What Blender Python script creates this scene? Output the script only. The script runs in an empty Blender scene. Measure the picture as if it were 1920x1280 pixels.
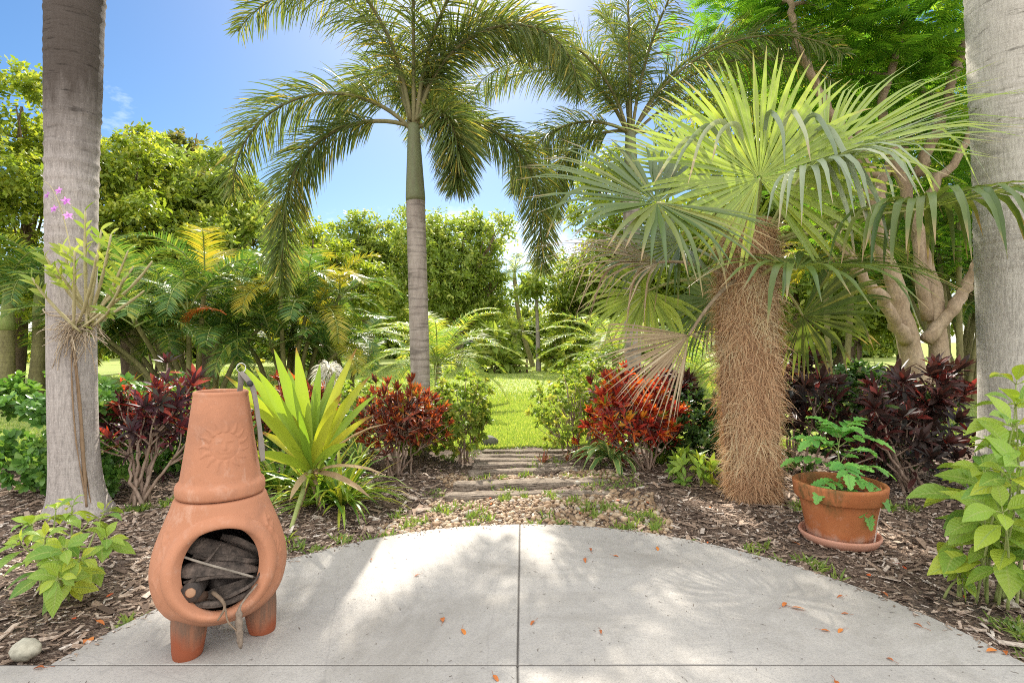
import bpy, math, random
import numpy as np
from mathutils import Vector

random.seed(11)
rng = np.random.default_rng(11)
PI = math.pi
R = math.radians
scene = bpy.context.scene
COL = scene.collection

# ------------------------------------------------------------------ camera
CAM_H, FPX = 1.2, 1020.0
cam_data = bpy.data.cameras.new("camera")
cam_data.sensor_width = 36.0
cam_data.lens = 36.0 * FPX / 1920.0
cam_data.clip_start = 0.05
cam_data.clip_end = 2000
cam = bpy.data.objects.new("camera", cam_data)
COL.objects.link(cam)
cam.location = (0, 0, CAM_H)
cam.rotation_euler = (R(90), 0, 0)
scene.camera = cam

# ------------------------------------------------------------------ light
SUN_EL, SUN_AZ = R(41.0), R(-4.0)           # azimuth from +Y, clockwise seen from above
world = bpy.data.worlds.new("World")
scene.world = world
world.use_nodes = True
wn, wl = world.node_tree.nodes, world.node_tree.links
wn.clear()
w_out = wn.new("ShaderNodeOutputWorld")
w_bg = wn.new("ShaderNodeBackground")
sky = wn.new("ShaderNodeTexSky")
sky.sky_type = 'NISHITA'
sky.sun_disc = False
sky.sun_elevation = SUN_EL
sky.sun_rotation = SUN_AZ
sky.air_density = 1.0
sky.dust_density = 0.5
sky.ozone_density = 2.5
w_hs = wn.new("ShaderNodeHueSaturation")
w_hs.inputs['Saturation'].default_value = 1.3
w_hs.inputs['Value'].default_value = 0.86
wl.new(sky.outputs[0], w_hs.inputs['Color'])
w_tc = wn.new("ShaderNodeTexCoord")
w_map = wn.new("ShaderNodeMapping")
w_map.inputs['Scale'].default_value = (1.3, 1.3, 3.2)
wl.new(w_tc.outputs['Generated'], w_map.inputs['Vector'])
w_noise = wn.new("ShaderNodeTexNoise")
w_noise.inputs['Scale'].default_value = 2.3
w_noise.inputs['Detail'].default_value = 8
w_noise.inputs['Roughness'].default_value = 0.62
wl.new(w_map.outputs[0], w_noise.inputs['Vector'])
w_sep = wn.new("ShaderNodeSeparateXYZ")
wl.new(w_tc.outputs['Generated'], w_sep.inputs[0])


def wmath(op, a, b=None, clamp=False):
    n = wn.new("ShaderNodeMath")
    n.operation = op
    n.use_clamp = clamp
    for i, x in enumerate((a, b)):
        if x is None:
            continue
        if isinstance(x, (int, float)):
            n.inputs[i].default_value = x
        else:
            wl.new(x, n.inputs[i])
    return n.outputs[0]


# unseen bright cloud added behind and above the camera as fill; horizon whitened too
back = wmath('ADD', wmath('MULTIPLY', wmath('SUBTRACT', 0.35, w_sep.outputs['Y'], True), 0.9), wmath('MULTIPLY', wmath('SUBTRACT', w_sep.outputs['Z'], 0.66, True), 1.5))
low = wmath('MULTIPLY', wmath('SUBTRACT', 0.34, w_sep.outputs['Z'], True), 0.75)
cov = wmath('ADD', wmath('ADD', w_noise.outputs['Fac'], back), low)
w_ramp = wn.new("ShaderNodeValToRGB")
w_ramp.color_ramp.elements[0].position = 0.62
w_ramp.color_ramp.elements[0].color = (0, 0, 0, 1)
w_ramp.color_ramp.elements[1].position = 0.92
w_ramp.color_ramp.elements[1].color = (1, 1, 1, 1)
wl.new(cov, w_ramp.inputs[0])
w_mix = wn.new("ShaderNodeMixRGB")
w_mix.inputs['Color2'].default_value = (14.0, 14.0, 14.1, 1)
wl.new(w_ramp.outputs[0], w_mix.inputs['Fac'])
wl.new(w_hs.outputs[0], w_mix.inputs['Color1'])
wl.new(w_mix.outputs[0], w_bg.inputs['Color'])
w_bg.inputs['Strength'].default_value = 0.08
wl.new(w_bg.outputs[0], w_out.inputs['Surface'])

sun_data = bpy.data.lights.new("sun", 'SUN')
sun_data.energy = 4.9
sun_data.angle = R(0.6)
sun_data.color = (1.0, 0.93, 0.82)
sun = bpy.data.objects.new("sun", sun_data)
COL.objects.link(sun)
sun_dir = Vector((math.sin(SUN_AZ) * math.cos(SUN_EL), math.cos(SUN_AZ) * math.cos(SUN_EL), math.sin(SUN_EL)))
sun.rotation_euler = sun_dir.to_track_quat('Z', 'Y').to_euler()
sun.location = (0, 0, 20)

scene.view_settings.view_transform = 'Standard'
scene.view_settings.look = 'None'
scene.view_settings.exposure = 1.08
scene.view_settings.gamma = 1.0
scene.render.engine = 'CYCLES'
scene.cycles.max_bounces = 8
scene.cycles.diffuse_bounces = 5
scene.cycles.glossy_bounces = 2
scene.cycles.transmission_bounces = 4
scene.cycles.transparent_max_bounces = 4
scene.cycles.caustics_reflective = False
scene.cycles.caustics_refractive = False
scene.cycles.sample_clamp_indirect = 6.0
scene.cycles.use_denoising = False
scene.cycles.filter_width = 1.0


# ------------------------------------------------------------------ helpers
def W(px, py, Y):
    """world point on the vertical plane Y metres ahead that the photo shows at (px, py)"""
    return np.array(((px - 960.0) / FPX * Y, Y, CAM_H - (py - 640.0) / FPX * Y))


def G(px, py, z=0.0):
    Y = (CAM_H - z) * FPX / (py - 640.0)
    return np.array(((px - 960.0) / FPX * Y, Y, z))


def unit(a):
    a = np.asarray(a, float)
    n = np.linalg.norm(a, axis=-1, keepdims=True)
    return a / np.maximum(n, 1e-9)


def sph(az, el):
    """direction: az degrees from +X toward +Y, el degrees up"""
    az, el = np.radians(az), np.radians(el)
    return np.stack([np.cos(az) * np.cos(el), np.sin(az) * np.cos(el), np.sin(el)], -1)


def wloc(o):
    p = np.zeros(3)
    while o is not None:
        p = p + np.array(o.location)
        o = o.parent
    return p


def tag(o, label=None, cat=None, group=None, kind=None):
    if label:
        o['label'] = label
    if cat:
        o['category'] = cat
    if group:
        o['group'] = group
    if kind:
        o['kind'] = kind
    return o


def thing(name, label, cat, loc=(0, 0, 0), group=None):
    o = bpy.data.objects.new(name, None)
    o.empty_display_size = 0.1
    COL.objects.link(o)
    o.location = tuple(float(x) for x in loc)
    return tag(o, label, cat, group)


def copy_thing(o, loc, rz=0.0, s=1.0, label=None):
    c = o.copy()
    COL.objects.link(c)
    c.location = tuple(float(x) for x in loc)
    c.rotation_euler = (0, 0, rz)
    c.scale = (s, s, s) if np.isscalar(s) else s
    if label:
        c['label'] = label

    def rec(a, b):
        for ch in a.children:
            d = ch.copy()
            COL.objects.link(d)
            d.parent = b
            rec(ch, d)
    rec(o, c)
    return c


class MB:
    """collects faces with numpy and links them as one mesh object"""

    def __init__(s):
        s.v, s.q, s.t, s.rq, s.rt, s.al, s.ac, s.n = [], [], [], [], [], [], [], 0

    def add(s, V, Q=None, T=None, rnd=0.5, al=None, ac=None):
        V = np.asarray(V, float).reshape(-1, 3)
        n = len(V)
        s.v.append(V)
        s.al.append(np.zeros(n) if al is None else np.asarray(al, float).ravel())
        s.ac.append(np.zeros(n) if ac is None else np.asarray(ac, float).ravel())
        if Q is not None and len(Q):
            Q = np.asarray(Q, int).reshape(-1, 4)
            s.q.append(Q + s.n)
            s.rq.append(np.broadcast_to(np.asarray(rnd, float), (len(Q),)) if np.ndim(rnd) == 0 or len(rnd) == len(Q) else np.repeat(rnd, len(Q) // len(rnd)))
        if T is not None and len(T):
            T = np.asarray(T, int).reshape(-1, 3)
            s.t.append(T + s.n)
            s.rt.append(np.broadcast_to(np.asarray(rnd, float), (len(T),)) if np.ndim(rnd) == 0 or len(rnd) == len(T) else np.repeat(rnd, len(T) // len(rnd)))
        s.n += n
        return s

    def mesh(s, name, off=None):
        V = np.concatenate(s.v)
        if off is not None:
            V = V - off
        Q = np.concatenate(s.q) if s.q else np.zeros((0, 4), int)
        T = np.concatenate(s.t) if s.t else np.zeros((0, 3), int)
        rn = np.concatenate([np.asarray(x) for x in s.rq] + [np.asarray(x) for x in s.rt])
        me = bpy.data.meshes.new(name)
        me.vertices.add(len(V))
        me.vertices.foreach_set('co', V.astype(np.float32).ravel())
        loops = np.concatenate([Q.ravel(), T.ravel()]).astype(np.int32)
        me.loops.add(len(loops))
        me.loops.foreach_set('vertex_index', loops)
        npoly = len(Q) + len(T)
        me.polygons.add(npoly)
        st = np.concatenate([np.arange(len(Q)) * 4, len(Q) * 4 + np.arange(len(T)) * 3]).astype(np.int32)
        me.polygons.foreach_set('loop_start', st)
        me.update(calc_edges=True)
        me.polygons.foreach_set('use_smooth', np.ones(npoly, bool))
        a = me.attributes.new('rnd', 'FLOAT', 'FACE')
        a.data.foreach_set('value', rn.astype(np.float32))
        a = me.attributes.new('along', 'FLOAT', 'POINT')
        a.data.foreach_set('value', np.concatenate(s.al).astype(np.float32))
        a = me.attributes.new('across', 'FLOAT', 'POINT')
        a.data.foreach_set('value', np.concatenate(s.ac).astype(np.float32))
        me.validate()
        return me

    def build(s, name, mat, parent=None, loc=None, smooth=True):
        off = wloc(parent) if parent is not None else (np.asarray(loc, float) if loc is not None else None)
        me = s.mesh(name, off)
        if not smooth:
            me.polygons.foreach_set('use_smooth', np.zeros(len(me.polygons), bool))
        for m in (mat if isinstance(mat, (list, tuple)) else [mat]):
            me.materials.append(m)
        o = bpy.data.objects.new(name, me)
        COL.objects.link(o)
        if parent is not None:
            o.parent = parent
        elif loc is not None:
            o.location = tuple(float(x) for x in loc)
        return o


def tube(mb, pts, rad, sides=8, rnd=0.5, cap=True, squash=None):
    pts = np.asarray(pts, float)
    n = len(pts)
    rad = np.broadcast_to(np.asarray(rad, float), (n,))
    tg = unit(np.gradient(pts, axis=0))
    ref = np.array((0.0, 0.0, 1.0)) if abs(tg[0][2]) < 0.9 else np.array((0.0, 1.0, 0.0))
    u = np.zeros((n, 3))
    u0 = unit(np.cross(tg[0], ref))
    for i in range(n):
        u0 = unit(u0 - tg[i] * np.dot(u0, tg[i]))
        u[i] = u0
    w = np.cross(tg, u)
    a = np.arange(sides) / sides * 2 * PI
    V = pts[:, None, :] + rad[:, None, None] * (np.cos(a)[None, :, None] * u[:, None, :] + np.sin(a)[None, :, None] * w[:, None, :] * (squash or 1.0))
    al = np.repeat(np.linspace(0, 1, n), sides)
    i, j = np.meshgrid(np.arange(n - 1), np.arange(sides), indexing='ij')
    Q = np.stack([i * sides + j, i * sides + (j + 1) % sides, (i + 1) * sides + (j + 1) % sides, (i + 1) * sides + j], -1).reshape(-1, 4)
    V = V.reshape(-1, 3)
    T = None
    if cap:
        V = np.concatenate([V, pts[:1], pts[-1:]])
        al = np.concatenate([al, [0, 1]])
        b = n * sides
        jj = np.arange(sides)
        T = np.concatenate([np.stack([np.full(sides, b), (jj + 1) % sides, jj], -1),
                            np.stack([np.full(sides, b + 1), (n - 1) * sides + jj, (n - 1) * sides + (jj + 1) % sides], -1)])
    mb.add(V, Q, T, rnd=float(rnd), al=al)


def bez(a, b, c, n=8):
    t = np.linspace(0, 1, n)[:, None]
    return (1 - t) ** 2 * np.asarray(a, float) + 2 * t * (1 - t) * np.asarray(b, float) + t * t * np.asarray(c, float)


def spline(ctrl, n=30):
    """Catmull-Rom through the control points"""
    c = np.asarray(ctrl, float)
    c = np.concatenate([2 * c[:1] - c[1:2], c, 2 * c[-1:] - c[-2:-1]])
    m = len(c) - 3
    out = []
    for u in np.linspace(0, m - 1e-6, n):
        i = int(u)
        t = u - i
        p0, p1, p2, p3 = c[i:i + 4]
        out.append(0.5 * (2 * p1 + (p2 - p0) * t + (2 * p0 - 5 * p1 + 4 * p2 - p3) * t * t + (3 * p1 - p0 - 3 * p2 + p3) * t ** 3))
    return np.array(out)


DOWN = np.array((0.0, 0.0, -1.0))


def strips(mb, P, D, N, L, Wd, droop=0.3, prof=(0.3, 1, 0.9, 0.5, 0.04), t0=0.0, pw=1.0, fold=0.0, rnd=None, ts=None, curl=0.0):
    """n leaf blades at once: base P, direction D, face normal N, length L, width Wd, bending under their weight"""
    P = np.atleast_2d(np.asarray(P, float))
    n = len(P)
    D = unit(np.broadcast_to(np.asarray(D, float), (n, 3)))
    N = np.broadcast_to(np.asarray(N, float), (n, 3))
    L = np.broadcast_to(np.asarray(L, float), (n,))
    Wd = np.broadcast_to(np.asarray(Wd, float), (n,))
    droop = np.broadcast_to(np.asarray(droop, float), (n,))
    k = len(prof)
    ts = np.linspace(0, 1, k) if ts is None else np.asarray(ts, float)
    prof = np.asarray(prof, float)
    pos = P.copy()
    C = np.zeros((n, k, 3))
    DD = np.zeros((n, k, 3))
    prev = 0.0
    for j in range(k):
        tm = 0.5 * (ts[j] + prev)
        s = max(0.0, (tm - t0) / (1 - t0)) ** pw
        d = unit(D + DOWN * (droop * s)[:, None])
        pos = pos + d * (L * (ts[j] - prev))[:, None]
        C[:, j] = pos
        DD[:, j] = d
        prev = ts[j]
    S = np.cross(DD, N[:, None, :])
    bad = np.linalg.norm(S, axis=-1) < 0.12
    S[bad] = np.cross(DD[bad], np.array((0.31, 0.87, 0.2)))
    S = unit(S)
    hw = 0.5 * Wd[:, None] * prof[None, :]
    if rnd is None:
        rnd = rng.random(n)
    rnd = np.broadcast_to(np.asarray(rnd, float), (n,))
    if fold == 0.0:
        V = np.stack([C - S * hw[..., None], C + S * hw[..., None]], 2)      # n,k,2,3
        m = 2
        ac = np.broadcast_to(np.array((-1.0, 1.0)), (n, k, 2))
    else:
        U = unit(np.cross(S, DD))
        lift = U * (hw * fold)[..., None]
        V = np.stack([C - S * hw[..., None] + lift, C, C + S * hw[..., None] + lift], 2)
        m = 3
        ac = np.broadcast_to(np.array((-1.0, 0.0, 1.0)), (n, k, 3))
    al = np.broadcast_to(ts[None, :, None], (n, k, m))
    base = (np.arange(n) * k * m)[:, None, None]
    j = np.arange(k - 1)[None, :, None]
    c = np.arange(m - 1)[None, None, :]
    a0 = base + j * m + c
    Q = np.stack([a0, a0 + 1, a0 + m + 1, a0 + m], -1).reshape(-1, 4)
    mb.add(V.reshape(-1, 3), Q, rnd=np.repeat(rnd, (k - 1) * (m - 1)), al=al.ravel(), ac=ac.ravel())


def arc(p0, az, el0, length, bend, n=24, pw=1.2, daz=0.0):
    """a drooping midrib: starts at elevation el0, loses `bend` degrees of it along its length"""
    t = np.linspace(0, 1, n)
    el = np.maximum(el0 - bend * t ** pw, -87.0)
    d = sph(az + daz * t, el)
    step = length / (n - 1)
    pts = np.concatenate([[np.asarray(p0, float)], np.asarray(p0, float) + np.cumsum(d[:-1] * step, 0)])
    return pts, d


def lathe(mb, prof, center=(0, 0, 0), sides=48, rnd=0.5):
    prof = np.asarray(prof, float)
    a = np.arange(sides) / sides * 2 * PI
    n = len(prof)
    V = np.stack([prof[:, 0][:, None] * np.cos(a), prof[:, 0][:, None] * np.sin(a), np.broadcast_to(prof[:, 1][:, None], (n, sides))], -1) + np.asarray(center, float)
    i, j = np.meshgrid(np.arange(n - 1), np.arange(sides), indexing='ij')
    Q = np.stack([i * sides + j, i * sides + (j + 1) % sides, (i + 1) * sides + (j + 1) % sides, (i + 1) * sides + j], -1).reshape(-1, 4)
    mb.add(V.reshape(-1, 3), Q, rnd=float(rnd), al=np.repeat(np.linspace(0, 1, n), sides))


def vnoise(x, y, seed=0):
    """cheap smooth 2-d value noise"""
    x, y = np.asarray(x, float), np.asarray(y, float)
    xi, yi = np.floor(x), np.floor(y)
    fx, fy = x - xi, y - yi
    fx, fy = fx * fx * (3 - 2 * fx), fy * fy * (3 - 2 * fy)

    def h(a, b):
        s = np.sin(a * 127.1 + b * 311.7 + seed * 74.7) * 43758.5453
        return s - np.floor(s)
    return (h(xi, yi) * (1 - fx) + h(xi + 1, yi) * fx) * (1 - fy) + (h(xi, yi + 1) * (1 - fx) + h(xi + 1, yi + 1) * fx) * fy


# ------------------------------------------------------------------ materials
class NT:
    def __init__(s, name):
        s.m = bpy.data.materials.new(name)
        s.m.use_nodes = True
        s.n, s.l = s.m.node_tree.nodes, s.m.node_tree.links
        s.n.clear()
        s.out = s.n.new("ShaderNodeOutputMaterial")

    def node(s, t, **kw):
        x = s.n.new(t)
        for k, v in kw.items():
            setattr(x, k, v)
        return x

    def set(s, sock, v):
        if isinstance(v, bpy.types.NodeSocket):
            s.l.new(v, sock)
        elif v is not None:
            if sock.type == 'RGBA' and len(v) == 3:
                v = (*v, 1)
            sock.default_value = v

    def attr(s, name):
        return s.node("ShaderNodeAttribute", attribute_name=name).outputs['Fac']

    def coord(s, kind='Object', scale=(1, 1, 1)):
        tc = s.node("ShaderNodeTexCoord")
        mp = s.node("ShaderNodeMapping")
        mp.inputs['Scale'].default_value = scale
        s.l.new(tc.outputs[kind], mp.inputs['Vector'])
        return mp.outputs[0]

    def noise(s, vec, scale, detail=4, rough=0.55, out='Fac', dist=0.0):
        x = s.node("ShaderNodeTexNoise")
        s.set(x.inputs['Vector'], vec)
        x.inputs['Scale'].default_value = scale
        x.inputs['Detail'].default_value = detail
        x.inputs['Roughness'].default_value = rough
        x.inputs['Distortion'].default_value = dist
        return x.outputs[out]

    def voro(s, vec, scale, feature='F1', out='Distance'):
        x = s.node("ShaderNodeTexVoronoi", feature=feature)
        s.set(x.inputs['Vector'], vec)
        x.inputs['Scale'].default_value = scale
        return x.outputs[out]

    def ramp(s, fac, stops, interp='LINEAR'):
        x = s.node("ShaderNodeValToRGB")
        x.color_ramp.interpolation = interp
        e = x.color_ramp.elements
        while len(e) < len(stops):
            e.new(0.5)
        for i, (p, c) in enumerate(stops):
            e[i].position = p
            e[i].color = (*c, 1) if np.ndim(c) else (c, c, c, 1)
        s.set(x.inputs[0], fac)
        return x.outputs[0]

    def mix(s, fac, a, b, blend='MIX'):
        x = s.node("ShaderNodeMixRGB", blend_type=blend)
        s.set(x.inputs['Fac'], fac)
        s.set(x.inputs['Color1'], a)
        s.set(x.inputs['Color2'], b)
        return x.outputs[0]

    def math(s, op, a, b=None, c=None, clamp=False):
        x = s.node("ShaderNodeMath", operation=op, use_clamp=clamp)
        for i, v in enumerate((a, b, c)):
            s.set(x.inputs[i], v)
        return x.outputs[0]

    def bump(s, h, strength=0.5, dist=0.01):
        x = s.node("ShaderNodeBump")
        x.inputs['Strength'].default_value = strength
        x.inputs['Distance'].default_value = dist
        s.set(x.inputs['Height'], h)
        return x.outputs[0]

    def bsdf(s, col, rough=0.6, normal=None, spec=0.5, metal=0.0):
        x = s.node("ShaderNodeBsdfPrincipled")
        s.set(x.inputs['Base Color'], col)
        s.set(x.inputs['Roughness'], rough)
        x.inputs['Specular IOR Level'].default_value = spec
        x.inputs['Metallic'].default_value = metal
        if normal is not None:
            s.set(x.inputs['Normal'], normal)
        return x.outputs[0]

    def done(s, shader):
        s.l.new(shader, s.out.inputs['Surface'])
        return s.m


GAIN = dict(leaf_bright=(2.3, 1.7, 1.8), leaf_mid=(3.0, 2.4, 2.6), leaf_dark=(1.5, 1.5, 1.5), leaf_olive=(1.6, 1.6, 1.6), leaf_hedge=(2.0, 1.6, 1.5), leaf_shrub=(1.9, 1.6, 1.8), leaf_broad=(1.65, 1.35, 1.5),
            foxtail=(3.2, 2.75, 2.9), feather=(2.1, 1.75, 1.7), areca=(1.9, 1.75, 1.6), areca_gold=(1.3, 1.3, 1.2), poinciana=(1.75, 2.0, 1.6), fan=(1.55, 1.45, 0.62), fan_dark=(1.45, 1.05, 0.7), fan_dry=(1.0, 1.0, 0.95),
            fibre=(1.5, 1.62, 1.7), grass=(1.7, 1.8, 2.6), leaf_tomato=(2.0, 1.7, 1.7), lily=(1.2, 1.2, 1.2), agave=(1.5, 1.5, 1.4), croton_red=(1.3, 1.5, 1.3), croton_orange=(1.1, 1.2, 1.1), croton_mixed=(1.3, 1.4, 1.3), croton_dark=(1.0, 1.2, 1.0))


def leafmat(name, stops, trans=0.42, rough=0.48, tip=None, tip0=0.8, midrib=None, margin=None, margin0=0.72, veins=0.0, warm=(1.5, 1.45, 0.7), spec=0.3, blotch=0.0, scar=None):
    """thin leaf that lets light through; colour varies from leaf to leaf"""
    s = NT(name)
    g = GAIN.get(name, (1, 1, 1))
    stops = [(p, tuple(min(0.7, c * k) for c, k in zip(cc, g))) for p, cc in stops]
    col = s.ramp(s.attr('rnd'), stops)
    if blotch:
        nz = s.noise(s.coord('Object'), 9, 3)
        col = s.mix(s.ramp(nz, [(0.42, 0.0), (0.62, blotch)]), col, stops[-1][1])
    nor = None
    acr = s.math('ABSOLUTE', s.attr('across'))
    if veins:
        v = s.math('SINE', s.math('MULTIPLY', s.math('SUBTRACT', s.attr('along'), s.math('MULTIPLY', acr, 0.16)), 62.0))
        col = s.mix(s.math('MULTIPLY', s.ramp(v, [(0.72, 0.0), (1.0, 1.0)]), veins), col, (0.34, 0.42, 0.12))
        nor = s.bump(v, 0.25, 0.004)
    if midrib is not None:
        col = s.mix(s.ramp(acr, [(0.05, 1.0), (0.13, 0.0)]), col, midrib)
    if margin is not None:
        col = s.mix(s.ramp(acr, [(margin0, 0.0), (margin0 + 0.05, 1.0)]), col, margin)
    if tip is not None:
        jit = s.math('MULTIPLY_ADD', s.attr('rnd'), 0.25, -0.12)
        col = s.mix(s.ramp(s.math('ADD', s.attr('along'), jit), [(tip0 - 0.06, 0.0), (tip0 + 0.06, 1.0)]), col, tip)
    if scar is not None:
        nz = s.noise(s.coord('Object'), 16, 4, 0.6)
        col = s.mix(s.ramp(s.math('ADD', nz, s.math('MULTIPLY', acr, 0.10)), [(0.74, 0.0), (0.80, 0.8)]), col, scar)
        if veins:
            col = s.mix(s.ramp(s.noise(s.coord('Object'), 6, 3, 0.5), [(0.4, 0.0), (0.75, 0.35)]), col, (0.40, 0.44, 0.06))
    pr = s.bsdf(col, rough, nor, spec)
    tr = s.node("ShaderNodeBsdfTranslucent")
    s.set(tr.inputs['Color'], s.mix(1.0, col, warm, 'MULTIPLY'))
    mx = s.node("ShaderNodeMixShader")
    mx.inputs[0].default_value = trans
    s.l.new(pr, mx.inputs[1])
    s.l.new(tr.outputs[0], mx.inputs[2])
    return s.done(mx.outputs[0])


def barkmat(name, c1, c2, scale=6, zs=0.3, bump=0.5, c3=None, rough=0.85, dist=0.012):
    s = NT(name)
    v = s.coord('Object', (1, 1, zs))
    n1 = s.noise(v, scale, 6, 0.6)
    n2 = s.noise(v, scale * 5, 4, 0.6)
    col = s.ramp(n1, [(0.32, c1), (0.68, c2)])
    col = s.mix(s.ramp(n2, [(0.4, 0.0), (0.7, 0.55)]), col, c3 or tuple(x * 0.55 for x in c1))
    return s.done(s.bsdf(col, rough, s.bump(s.math('ADD', n1, s.math('MULTIPLY', n2, 0.6)), bump, dist), 0.25))


M = {}
M['leaf_bright'] = leafmat('leaf_bright', [(0, (0.050, 0.105, 0.012)), (0.5, (0.10, 0.18, 0.022)), (1, (0.20, 0.27, 0.035))])
M['leaf_mid'] = leafmat('leaf_mid', [(0, (0.045, 0.085, 0.014)), (0.6, (0.085, 0.14, 0.025)), (1, (0.16, 0.20, 0.045))])
M['leaf_dark'] = leafmat('leaf_dark', [(0, (0.018, 0.045, 0.012)), (0.6, (0.04, 0.085, 0.02)), (1, (0.09, 0.13, 0.03))], trans=0.3, rough=0.3)
M['leaf_olive'] = leafmat('leaf_olive', [(0, (0.05, 0.07, 0.015)), (0.6, (0.10, 0.11, 0.03)), (1, (0.20, 0.15, 0.05))])
M['leaf_hedge'] = leafmat('leaf_hedge', [(0, (0.03, 0.09, 0.02)), (0.6, (0.06, 0.16, 0.035)), (1, (0.14, 0.26, 0.06))], trans=0.3, rough=0.3)
M['leaf_shrub'] = leafmat('leaf_shrub', [(0, (0.07, 0.14, 0.02)), (0.6, (0.13, 0.21, 0.03)), (1, (0.27, 0.30, 0.06))])
M['leaf_broad'] = leafmat('leaf_broad', [(0, (0.07, 0.19, 0.03)), (0.5, (0.16, 0.30, 0.035)), (1, (0.28, 0.38, 0.035))], trans=0.34, rough=0.38, midrib=(0.30, 0.40, 0.10), veins=0.30, scar=(0.30, 0.20, 0.06))
M['leaf_tomato'] = leafmat('leaf_tomato', [(0, (0.06, 0.20, 0.045)), (1, (0.13, 0.33, 0.07))], trans=0.35, rough=0.5, midrib=(0.2, 0.36, 0.1))
M['foxtail'] = leafmat('foxtail', [(0, (0.025, 0.045, 0.012)), (0.6, (0.045, 0.070, 0.022)), (0.92, (0.075, 0.09, 0.028)), (1, (0.17, 0.15, 0.03))], trans=0.46, rough=0.45, warm=(1.4, 1.35, 0.6), tip=(0.17, 0.14, 0.045), tip0=1.04, spec=0.25)
M['feather'] = leafmat('feather', [(0, (0.07, 0.15, 0.035)), (0.6, (0.14, 0.23, 0.05)), (1, (0.28, 0.30, 0.06))], trans=0.40, rough=0.5, spec=0.2)
M['areca'] = leafmat('areca', [(0, (0.025, 0.07, 0.02)), (0.6, (0.06, 0.12, 0.03)), (1, (0.17, 0.20, 0.04))], trans=0.36, rough=0.42)
M['areca_gold'] = leafmat('areca_gold', [(0, (0.17, 0.20, 0.03)), (1, (0.36, 0.28, 0.04))], trans=0.36, rough=0.35)
M['areca_orange'] = leafmat('areca_orange', [(0, (0.55, 0.13, 0.04)), (1, (0.62, 0.22, 0.06))], trans=0.3, rough=0.5)
M['poinciana'] = leafmat('poinciana', [(0, (0.03, 0.08, 0.016)), (0.5, (0.08, 0.15, 0.02)), (0.9, (0.18, 0.24, 0.035)), (1, (0.24, 0.20, 0.035))], trans=0.45)
M['fan'] = leafmat('fan', [(0, (0.14, 0.21, 0.085)), (0.6, (0.20, 0.27, 0.11)), (1, (0.28, 0.33, 0.13))], trans=0.38, rough=0.34, tip=(0.36, 0.28, 0.15), tip0=0.95, warm=(1.35, 1.4, 0.6), spec=0.4, midrib=(0.33, 0.36, 0.15))
M['fan_dark'] = leafmat('fan_dark', [(0, (0.045, 0.11, 0.04)), (0.6, (0.085, 0.16, 0.06)), (1, (0.15, 0.22, 0.08))], trans=0.3, rough=0.3, tip=(0.33, 0.24, 0.12), tip0=0.9, warm=(1.5, 1.4, 0.6), spec=0.35)
M['fan_dry'] = leafmat('fan_dry', [(0, (0.17, 0.11, 0.06)), (0.5, (0.34, 0.25, 0.155)), (1, (0.52, 0.43, 0.30))], trans=0.18, rough=0.55, warm=(1.2, 1.0, 0.7))
M['crinum'] = leafmat('crinum', [(0, (0.16, 0.28, 0.03)), (0.5, (0.28, 0.38, 0.035)), (1, (0.45, 0.42, 0.035))], trans=0.36, rough=0.36, tip=(0.30, 0.16, 0.04), tip0=0.99, warm=(1.3, 1.3, 0.6), veins=0.0, scar=(0.33, 0.22, 0.06))
M['lily'] = leafmat('lily', [(0, (0.09, 0.19, 0.03)), (0.6, (0.21, 0.31, 0.04)), (1, (0.42, 0.40, 0.05))], trans=0.33, rough=0.35, tip=(0.34, 0.22, 0.08), tip0=1.0)
M['dry_leaf'] = leafmat('dry_leaf', [(0, (0.24, 0.15, 0.08)), (1, (0.48, 0.36, 0.2))], trans=0.25, rough=0.7, warm=(1.2, 1, 0.7))
M['agave'] = leafmat('agave', [(0, (0.08, 0.16, 0.05)), (1, (0.14, 0.22, 0.07))], trans=0.18, rough=0.35, margin=(0.50, 0.50, 0.18))
M['croton_red'] = leafmat('croton_red', [(0, (0.035, 0.025, 0.02)), (0.3, (0.09, 0.025, 0.02)), (0.58, (0.22, 0.045, 0.025)), (0.78, (0.40, 0.12, 0.03)), (0.9, (0.14, 0.17, 0.035)), (1, (0.2, 0.22, 0.04))], trans=0.36, rough=0.46, warm=(1.7, 1.0, 0.6))
M['croton_orange'] = leafmat('croton_orange', [(0, (0.05, 0.025, 0.02)), (0.25, (0.16, 0.025, 0.025)), (0.5, (0.46, 0.05, 0.035)), (0.70, (0.60, 0.15, 0.025)), (0.84, (0.62, 0.30, 0.04)), (0.92, (0.12, 0.17, 0.03)), (1, (0.16, 0.20, 0.04))], trans=0.36, rough=0.46, warm=(1.5, 1.1, 0.6))
M['croton_dark'] = leafmat('croton_dark', [(0, (0.022, 0.02, 0.02)), (0.5, (0.055, 0.026, 0.026)), (0.82, (0.12, 0.03, 0.032)), (0.95, (0.34, 0.045, 0.04)), (1, (0.09, 0.14, 0.04))], trans=0.25, rough=0.46, warm=(1.7, 1.0, 0.8))
M['croton_mixed'] = leafmat('croton_mixed', [(0, (0.022, 0.028, 0.02)), (0.5, (0.06, 0.02, 0.03)), (0.72, (0.15, 0.03, 0.035)), (0.86, (0.42, 0.06, 0.03)), (1, (0.12, 0.18, 0.03))], trans=0.3, rough=0.46, warm=(1.7, 1.0, 0.7))
M['orchid_leaf'] = leafmat('orchid_leaf', [(0, (0.18, 0.28, 0.04)), (1, (0.36, 0.42, 0.07))], trans=0.3, rough=0.4)
M['petal'] = leafmat('petal', [(0, (0.42, 0.13, 0.48)), (1, (0.62, 0.32, 0.66))], trans=0.4, rough=0.5, warm=(1.1, 1, 1.1))
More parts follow.
